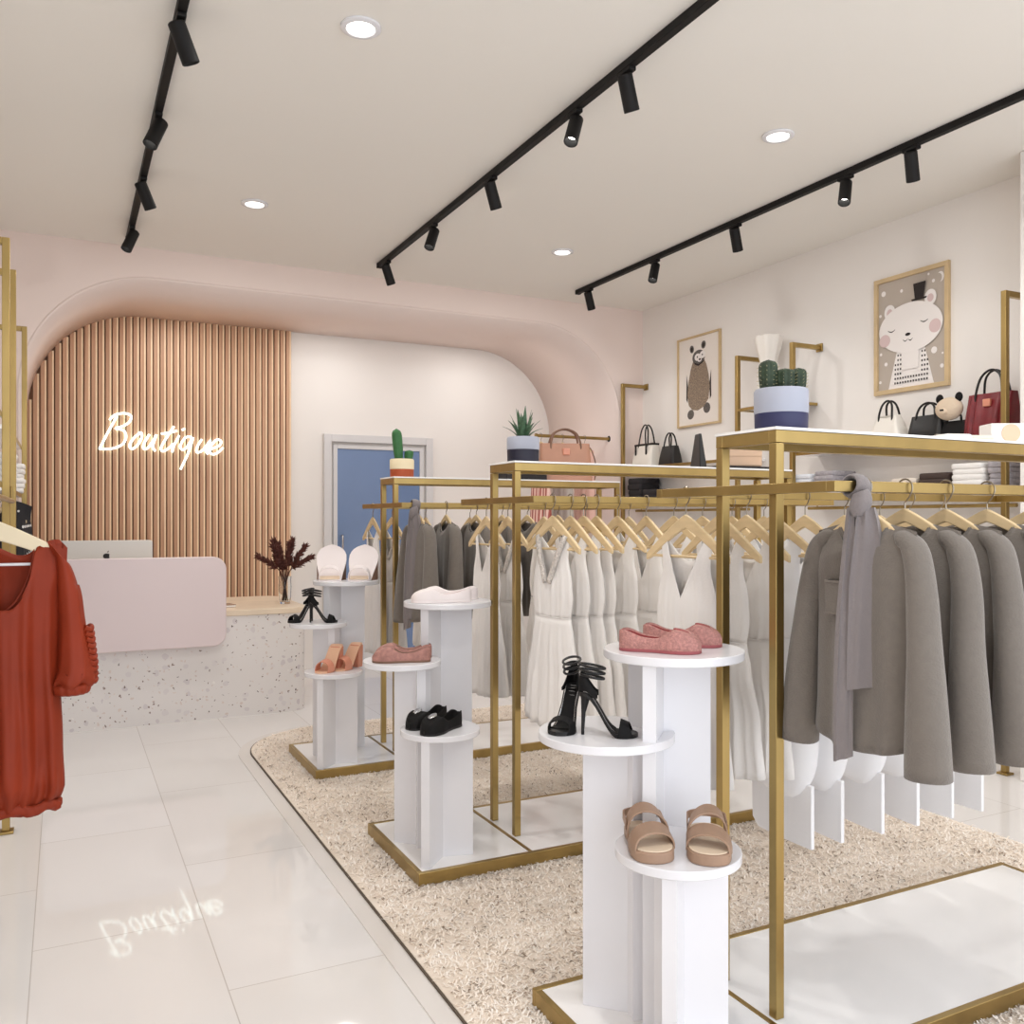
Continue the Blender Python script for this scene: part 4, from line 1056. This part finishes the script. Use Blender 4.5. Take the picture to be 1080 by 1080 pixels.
# ------------------------------------------------------------------ handbags
def handbag(label, loc, rz, w, d, h, color, taper=.78, handle=.1, hcol=None, trim=None, slump=0, ribs=0, clasp=None, name='handbag', hw=.30, strap=False, group=None, one=False):
    t = thing(name, label, 'handbag', loc, rz, group); rs = []
    for i in range(9):
        f = i/8; k = 1-(1-taper)*f; dd = d*(1-.55*f)*(1+.15*sin(pi*f)); ww = w*k; n = 48 if not ribs else 160; row = []
        for q in range(n):
            a = 2*pi*q/n; cx, sy = cos(a), sin(a); px = ww/2*math.copysign(abs(cx)**.35, cx); py = dd/2*math.copysign(abs(sy)**.35, sy)
            if ribs: py *= 1+.22*abs(sin(ribs*pi*px/ww))-.1
            row.append((px, py, h*f-(slump*sin(pi*(px/ww+.5))*f)))
        rs.append(row)
    MB().rings(rs).build('bag_body', color, t, angle=60, bevel=0)
    hc = hcol or color
    for sy in ((-1,) if one else (-1, 1)):
        pts = catmull([(-w*hw*taper, sy*d*.23, h*.72), (-w*hw*taper, sy*d*.24, h*1.0), (-w*hw*.72*taper, sy*d*.14, h+handle*.72), (0, sy*d*.10, h+handle), (w*hw*.72*taper, sy*d*.14, h+handle*.72), (w*hw*taper, sy*d*.24, h*1.0), (w*hw*taper, sy*d*.23, h*.72)], 5)
        MB().tube(pts, .0065, 8).build('handle', hc, t)
    if trim:
        mb = MB(); k = taper
        mb.box(-w*k/2-.002, w*k/2+.002, -d*.27, d*.27, h*.93, h*1.02)
        for x in (-w*.26, w*.26): mb.box(x-.007, x+.007, -d*.46, -d*.38, h*.52, h*.95)
        mb.build('trim', trim, t, bevel=.002)
    if clasp: MB().box(-.022, .022, -d*.40, -d*.22, h*.68, h*.86).build('clasp', clasp, t, bevel=.004)
    if strap: MB().tube(catmull([(w*.40, 0, h*.9), (w*.5, 0, h*.86), (w*.6, 0, h*.4), (w*.56, -.01, .008)], 6), .004, 6).build('long_strap', hc, t)
    return t
BX = 4.57; BZ = 1.8104
handbag('small off-white slouchy handbag left of the black handbag on the right wall shelf', (BX, 3.87, BZ), -pi/2, .27, .14, .185, 'white_bag', .5, .09, 'black_leather', slump=.02, hw=.36)
handbag('black structured handbag between the white bag and the bear bag on the right wall shelf', (BX, 3.585, BZ), -pi/2, .24, .13, .155, 'black_leather', .88, .075, clasp=None)
handbag('small black handbag under the beige bear head on the right wall shelf', (BX, 3.40, BZ), -pi/2, .17, .11, .105, 'black_suede', .9, .04, one=True)
handbag('red pleated handbag with a tall handle on the right wall shelf', (BX, 3.18, BZ), -pi/2, .275, .15, .235, 'red_bag', .94, .13, 'black_leather', ribs=7, clasp='salmon_leather')
t = thing('bear_head_purse', 'beige bear head purse with black ears beside the red handbag', 'purse', (BX-.035, 3.425, BZ+.109))
bmh = MB(); bmh.rings([[(.055*r*cos(2*pi*q/28), .082*r*sin(2*pi*q/28), .066+.066*z) for q in range(28)] for r, z in [(max(.01, cos(a)), sin(a)) for a in [R(-88+176*i/14) for i in range(15)]]])
bmh.build('head', 'fur_beige', t)
for s in (-1, 1):
    MB().rings([[(.012*r*cos(2*pi*q/16), s*.062+.024*r*sin(2*pi*q/16), .128+.028*z) for q in range(16)] for r, z in [(max(.02, cos(a)), sin(a)) for a in [R(-85+170*i/8) for i in range(9)]]]).build('ear', 'black_suede', t)
MB().rings([[(-.048+.016*z, .026*r*cos(2*pi*q/16), .05+.018*r*sin(2*pi*q/16)) for q in range(16)] for r, z in ((1, 0), (.8, -.7), (.1, -1))]).build('muzzle', 'insole_cream', t)
MB().box(-.0665, -.063, -.012, .012, .05, .06).build('nose', 'black_suede', t, bevel=.001)
handbag('white handbag with black trim and two loop handles on the back corner shelf', (BX, 6.44, BZ), -pi/2, .30, .15, .20, 'white_bag', .86, .17, 'black_leather', trim='black_leather', hw=.26)
handbag('small black handbag right of the white trimmed bag on the back corner shelf', (BX, 6.10, BZ), -pi/2, .22, .12, .16, 'black_leather', .8, .11, hw=.28)
handbag('tan tote with arched handles on top of the far rack', (2.80, RACKY[2]+.0, RT), -.30, .34, .14, .235, 'tan_bag', .92, .09, 'tan_edge', strap=True, clasp='salmon_leather', hw=.3)
t = thing('box_bag', 'boxy beige clutch at the right end of the middle rack', 'handbag', (2.92, RACKY[1]+.01, RT+.0135), -.45)
MB().box(-.10, .10, -.045, .045, 0, .135).build('bag_body', 'beige_bag', t, bevel=.008); MB().box(-.098, .098, -.0485, -.0455, .05, .13).build('flap', 'beige_bag', t, bevel=.003)
t = tag(MB().box(-.16, .16, -.09, .09, 0, .013).build('folded_scarf', 'fold_black', None, bevel=.004, loc=(2.9, RACKY[1]+.01, RT+.0003)), 'flat black folded scarf under the boxy beige clutch on the middle rack', 'scarf')
t = thing('upright_clutch', 'slim black clutch standing beside the beige box bag on the middle rack', 'handbag', (2.68, RACKY[1]+.02, RT), 1.25)
MB().prism([(-.07, 0), (.07, 0), (.03, .165), (-.03, .165)], lambda p: (p[0], -.018+.012*(p[1] > .1), p[1]), lambda p: (p[0], .018-.012*(p[1] > .1), p[1])).build('bag_body', 'black_leather', t, bevel=.004); MB().box(-.02, .02, -.0215, -.0185, .02, .06).build('clasp', 'silver', t)
t = thing('black_box', 'low black shoe box behind the aloe pot on the far rack', 'box', (2.49, RACKY[2]+.0, RT), .05)
MB().box(-.14, .14, -.08, .08, 0, .05).build('box_body', 'fold_black', t, bevel=.003); MB().box(-.144, .144, -.084, .084, .0505, .078).build('box_lid', 'fold_black', t, bevel=.003)
# cartons and pouches on the front rack's top shelf
t = thing('gift_box', 'white box with a peach circle on top of the front rack at the right', 'box', (2.665, RACKY[0]-.03, RT), -.5)
MB().box(-.052, .052, -.04, .04, 0, .062).build('box_body', 'carton_white', t, bevel=.003)
MB().tube([(.008, -.0402, .031), (.008, -.043, .031)], .0285, 32).build('round_label', 'carton_peach', t)
for k, (x, m, l) in enumerate(((2.42, 'carton_white', 'flat white pouch on the front rack below the bear bag'), (2.52, 'fold_beige', 'flat beige pouch on the front rack beside the white box'))):
    t = thing('flat_pouch', l, 'pouch', (x, RACKY[0]-.02, RT), -.3)
    MB().box(-.045, .045, -.06, .06, 0, .018).build('pouch_body', m, t, bevel=.008); MB().box(-.04, .04, -.004, .004, .0182, .021).build('zip', 'steel', t)
t = thing('small_jar', 'small dark grey jar at the far right of the front rack top', 'jar', (2.845, RACKY[0]-.05, RT))
MB().lathe([(.02, 0), (.022, .003), (.022, .036), (.018, .04)], 20).build('jar_body', 'fold_grey', t); MB().lathe([(.0225, .0405), (.0225, .05)], 20).build('lid', 'black_leather', t)

# ------------------------------------------------------------------ folded clothes
FM = {}
def fold_mesh(m, hgt, w, d, sd):
    key = (m, round(hgt, 3), w, d, sd)
    if key in FM: return FM[key]
    rnd = random.Random(sd); rs = []; n = 40
    for z, k in ((0, .965), (hgt*.18, .99), (hgt*.5, 1.0), (hgt*.82, .99), (hgt, .95)):
        row = []
        for q in range(n):
            a = 2*pi*q/n; cx, sy = cos(a), sin(a)
            px = d/2*k*math.copysign(abs(cx)**.25, cx); py = w/2*k*math.copysign(abs(sy)**.25, sy)
            row.append((px, py, min(hgt, max(0, z+.0012*sin(3*a+sd)*(0 < z < hgt)))))
        rs.append(row)
    FM[key] = MB().rings(rs).build('folded_garment', m, None, angle=50)
    return FM[key]
def stack(x, y, z, items, w, d, where, group):
    n = len(items); tot = len(items)
    for i, (m, hgt, col) in enumerate(items):
        key = (m, round(hgt, 3), w, d, 1); new = key not in FM
        o = fold_mesh(m, hgt, w, d, 1)
        if not new: o = o.copy(); C.objects.link(o)
        rnd = random.Random(int(y*1000)+i)
        o.location = (x+rnd.uniform(-.006, .006), y+rnd.uniform(-.005, .005), z); o.rotation_euler = (0, 0, R(rnd.uniform(-2, 2)))
        pos = 'topmost' if i == n-1 and n > 1 else ('bottom' if i == 0 and n > 1 else ('only' if n == 1 else f'{ORD[i]} from the bottom'))
        tag(o, f'folded {col} garment, {pos} of {where}', 'folded clothes', group)
        z += hgt+.0006
SZ = 1.5106; SX = 4.58
stack(SX, 4.515, SZ, [('fold_bluewhite', .029, 'white')]*5, .165, .22, 'far-end white stack, lower right shelf', 'folded clothes on the right shelf')
stack(SX, 4.315, SZ, [('fold_bluewhite', .034, 'white')]*2+[('fold_grey', .03, 'grey')]*3, .175, .22, 'white and grey stack, lower right shelf', 'folded clothes on the right shelf')
stack(SX, 4.12, SZ, [('fold_bluewhite', .03, 'white'), ('fold_grey', .034, 'grey')], .16, .22, 'short white and grey pile, lower right shelf', 'folded clothes on the right shelf')
stack(SX, 3.90, SZ, [('fold_beige', .028, 'cream')]*2, .2, .22, 'low cream pile left of the brown stack', 'folded clothes on the right shelf')
stack(SX, 3.695, SZ, [('fold_beige', .028, 'cream')]*3, .18, .22, 'cream pile touching the brown stack', 'folded clothes on the right shelf')
stack(SX, 3.49, SZ, [('fold_brown', .036, 'dark brown')]*3, .2, .22, 'dark brown stack, lower right shelf', 'folded clothes on the right shelf')
stack(SX, 3.27, SZ, [('fold_white', .03, 'white')]*5, .205, .22, 'white stack right of the brown stack', 'folded clothes on the right shelf')
stack(SX, 3.085, SZ, [('fold_grey', .03, 'grey patterned')]*5, .135, .22, 'grey stack at the right edge', 'folded clothes on the right shelf')
stack(SX, 6.50, SZ, [('fold_black', .05, 'black')]*4, .21, .22, 'tall black stack in the back corner', 'black folded clothes')
stack(SX, 6.27, SZ, [('fold_black', .05, 'black')]*2, .22, .22, 'low black stack in the back corner', 'black folded clothes')
stack(SX, 6.02, SZ, [('fold_beige', .045, 'cream')]*2, .2, .22, 'cream pile beside the black stacks', 'folded clothes in the back corner')
stack(-.345, 5.14, SZ, [('fold_white', .028, 'white')]*6, .24, .26, 'nearer white stack at left edge', 'white folded clothes at the left edge')
stack(-.345, 6.12, SZ, [('fold_white', .028, 'white')]*6, .26, .26, 'farther white stack at left edge', 'white folded clothes at the left edge')

# ------------------------------------------------------------------ pictures
def ell(cx, cy, rx, ry, n=30, rot=0): return [(cx+rx*cos(2*pi*k/n)*cos(rot)-ry*sin(2*pi*k/n)*sin(rot), cy+rx*cos(2*pi*k/n)*sin(rot)+ry*sin(2*pi*k/n)*cos(rot)) for k in range(n)]
class Art:
    def __init__(s, mats): s.mb = MB(); s.mats = mats; s.d = 0
    def add(s, out, m):
        s.mb.m = s.mats.index(m); s.d += .00012
        s.mb._add([(x, -.009-s.d, z) for x, z in out], [tuple(range(len(out)))]); return s
def picture(label, y, z, w, h, paper, fw, draw, mats):
    t = thing('framed_picture', label, 'picture', (XR-.001, y, z), -pi/2)   # local -y faces the room (world -x)
    mb = MB()
    mb.box(-w/2, w/2, -.022, 0, -h/2, -h/2+fw); mb.box(-w/2, w/2, -.022, 0, h/2-fw, h/2); mb.box(-w/2, -w/2+fw, -.022, 0, -h/2+fw, h/2-fw); mb.box(w/2-fw, w/2, -.022, 0, -h/2+fw, h/2-fw)
    mb.build('frame', 'art_frame', t, bevel=.0015)
    MB().box(-w/2+fw+.0003, w/2-fw-.0003, -.009, -.001, -h/2+fw+.0003, h/2-fw-.0003).build('print', paper, t)
    a = Art(mats); draw(a, w-2*fw, h-2*fw); a.mb.build('drawing', mats, t, smooth=False)
    return t
def bear(a, w, h):
    X = lambda u: (u-.5)*w; Z = lambda v: (.5-v)*h
    E = lambda u, v, ru, rv, m, rot=0, n=30: a.add(ell(X(u), Z(v), ru*w, rv*h, n, rot), m)
    for u, v, r in ((.08,.10,.035),(.36,.115,.022),(.03,.30,.02),(.83,.10,.022),(.76,.03,.016),(.84,.71,.042),(.04,.66,.02),(.12,.76,.025),(.95,.86,.026),(.03,.92,.02),(.96,.75,.014)): E(u, v, r, r*w/h, 'art_white')
    E(.93,.08,.05,.045,'art_white'); E(.905,.088,.046,.042,'art_taupe')
    a.add([(X(.16), Z(1.0)), (X(.30), Z(.64)), (X(.70), Z(.64)), (X(.84), Z(1.0))], 'art_white')
    for r_ in range(7):
        v = .69+.042*r_
        for k in range(13):
            u = .26+.04*k
            if .36 < u < .64 and v < .86: continue
            if abs(u-.5) > .20+.09*(v-.64)/.3: continue
            a.add([(X(u), Z(v)), (X(u+.02), Z(v)), (X(u+.02), Z(v+.018)), (X(u), Z(v+.018))], 'art_dark')
    a.add([(X(.38), Z(.84)), (X(.36), Z(.6)), (X(.64), Z(.6)), (X(.62), Z(.84))], 'art_white')
    E(.19,.29,.085,.07,'art_white'); E(.80,.24,.085,.07,'art_white'); E(.19,.295,.045,.036,'art_blush'); E(.80,.245,.045,.036,'art_blush')
    E(.5,.465,.475,.225,'art_white', 0, 48)
    E(.115,.545,.085,.058,'art_blush'); E(.865,.50,.085,.06,'art_blush')
    for u, v in ((.22,.455),(.71,.425)):
        o = [(X(u-.055+.11*k/10), Z(v+.014*sin(pi*k/10))) for k in range(11)]+[(X(u-.055+.11*k/10), Z(v+.006+.018*sin(pi*k/10))) for k in range(10, -1, -1)]
        a.add(o, 'art_dark')
    E(.47,.525,.040,.014,'art_dark')
    for du in (-.038, .038):
        o = [(X(.47+du-.036+.072*k/8), Z(.563+.016*sin(pi*k/8))) for k in range(9)]+[(X(.47+du-.036+.072*k/8), Z(.566+.022*sin(pi*k/8))) for k in range(8, -1, -1)]
        a.add(o, 'art_dark')
    a.add([(X(.575), Z(.225)), (X(.55), Z(.085)), (X(.735), Z(.085)), (X(.70), Z(.225))], 'art_dark')
    a.add([(X(.52), Z(.222)), (X(.755), Z(.222)), (X(.74), Z(.238)), (X(.535), Z(.238))], 'art_dark')
picture('framed print of a pale bear in a top hat on the right wall', 3.818, 2.522, .545, .745, 'art_taupe', .028, bear, ['art_taupe', 'art_white', 'art_blush', 'art_dark'])
def badger(a, w, h):
    X = lambda u: (u-.5)*w; Z = lambda v: (.5-v)*h
    E = lambda u, v, ru, rv, m, rot=0, n=30: a.add(ell(X(u), Z(v), ru*w, rv*h, n, rot), m)
    E(.30,.88,.085,.055,'art_grey', .3); E(.70,.83,.085,.06,'art_grey', -.5)
    for s, u in ((-1, .222), (1, .775)):
        a.add([(X(u-s*-.03), Z(.40)), (X(u+s*.03), Z(.52)), (X(u+s*.035), Z(.70)), (X(u+s*.0), Z(.74)), (X(u-s*.012), Z(.55))], 'art_dark')
    body = [(.36,.27),(.30,.36),(.245,.5),(.22,.65),(.25,.77),(.34,.83),(.48,.845),(.63,.81),(.74,.73),(.775,.6),(.745,.45),(.69,.33),(.63,.27)]
    a.add([(X(u), Z(v)) for u, v in body], 'art_fur')
    E(.5,.235,.155,.085,'art_grey'); E(.33,.125,.052,.045,'art_grey', .3); E(.62,.105,.055,.045,'art_grey', -.3)
    E(.33,.128,.028,.026,'art_dark'); E(.62,.108,.028,.026,'art_dark')
    E(.475,.232,.075,.042,'art_white'); E(.60,.215,.075,.042,'art_white'); E(.525,.265,.05,.026,'art_white')
    E(.53,.262,.024,.012,'art_dark'); E(.47,.23,.014,.010,'art_dark'); E(.595,.215,.014,.010,'art_dark')
    a.add([(X(.38), Z(.285)), (X(.5), Z(.315)), (X(.66), Z(.275)), (X(.62), Z(.30)), (X(.5), Z(.335)), (X(.42), Z(.315))], 'art_dark')
picture('framed print of a furry badger with a white mask near the back corner', 5.887, 2.506, .555, .755, 'art_paper', .016, badger, ['art_paper', 'art_white', 'art_grey', 'art_dark', 'art_fur'])
# ------------------------------------------------------------------ camera, daylight, view
cam = bpy.data.cameras.new('camera'); co = bpy.data.objects.new('camera', cam); C.objects.link(co)
cam.sensor_width = 36; cam.lens = 937/1080*36; cam.shift_y = 8/1080; cam.clip_start = .05; cam.clip_end = 60
co.location = (0, 0, CH); co.rotation_euler = (R(90), 0, -math.atan2(472, 937))
SC.camera = co
wd = bpy.data.worlds.new('daylight'); SC.world = wd; wd.use_nodes = True
bg = wd.node_tree.nodes['Background']; bg.inputs[0].default_value = (.84, .90, 1, 1); bg.inputs[1].default_value = 1.0
# soft daylight through the open shop front behind the camera
o = lamp('AREA', 'shopfront_daylight', (2.1, YF+.02, 1.65), 120, (.88, .93, 1), rot=(R(90), 0, 0), shape='RECTANGLE', size=5.0, size_y=3.1)
vs = SC.view_settings; vs.view_transform = 'Standard'; vs.look = 'None'; vs.gamma = 1; vs.exposure = -.3; vs.use_curve_mapping = False
SC.cycles.use_denoising = True; SC.cycles.max_bounces = 10; SC.cycles.diffuse_bounces = 6; SC.cycles.glossy_bounces = 4; SC.cycles.transmission_bounces = 8
SC.cycles.caustics_reflective = False; SC.cycles.caustics_refractive = False; SC.cycles.sample_clamp_indirect = 6
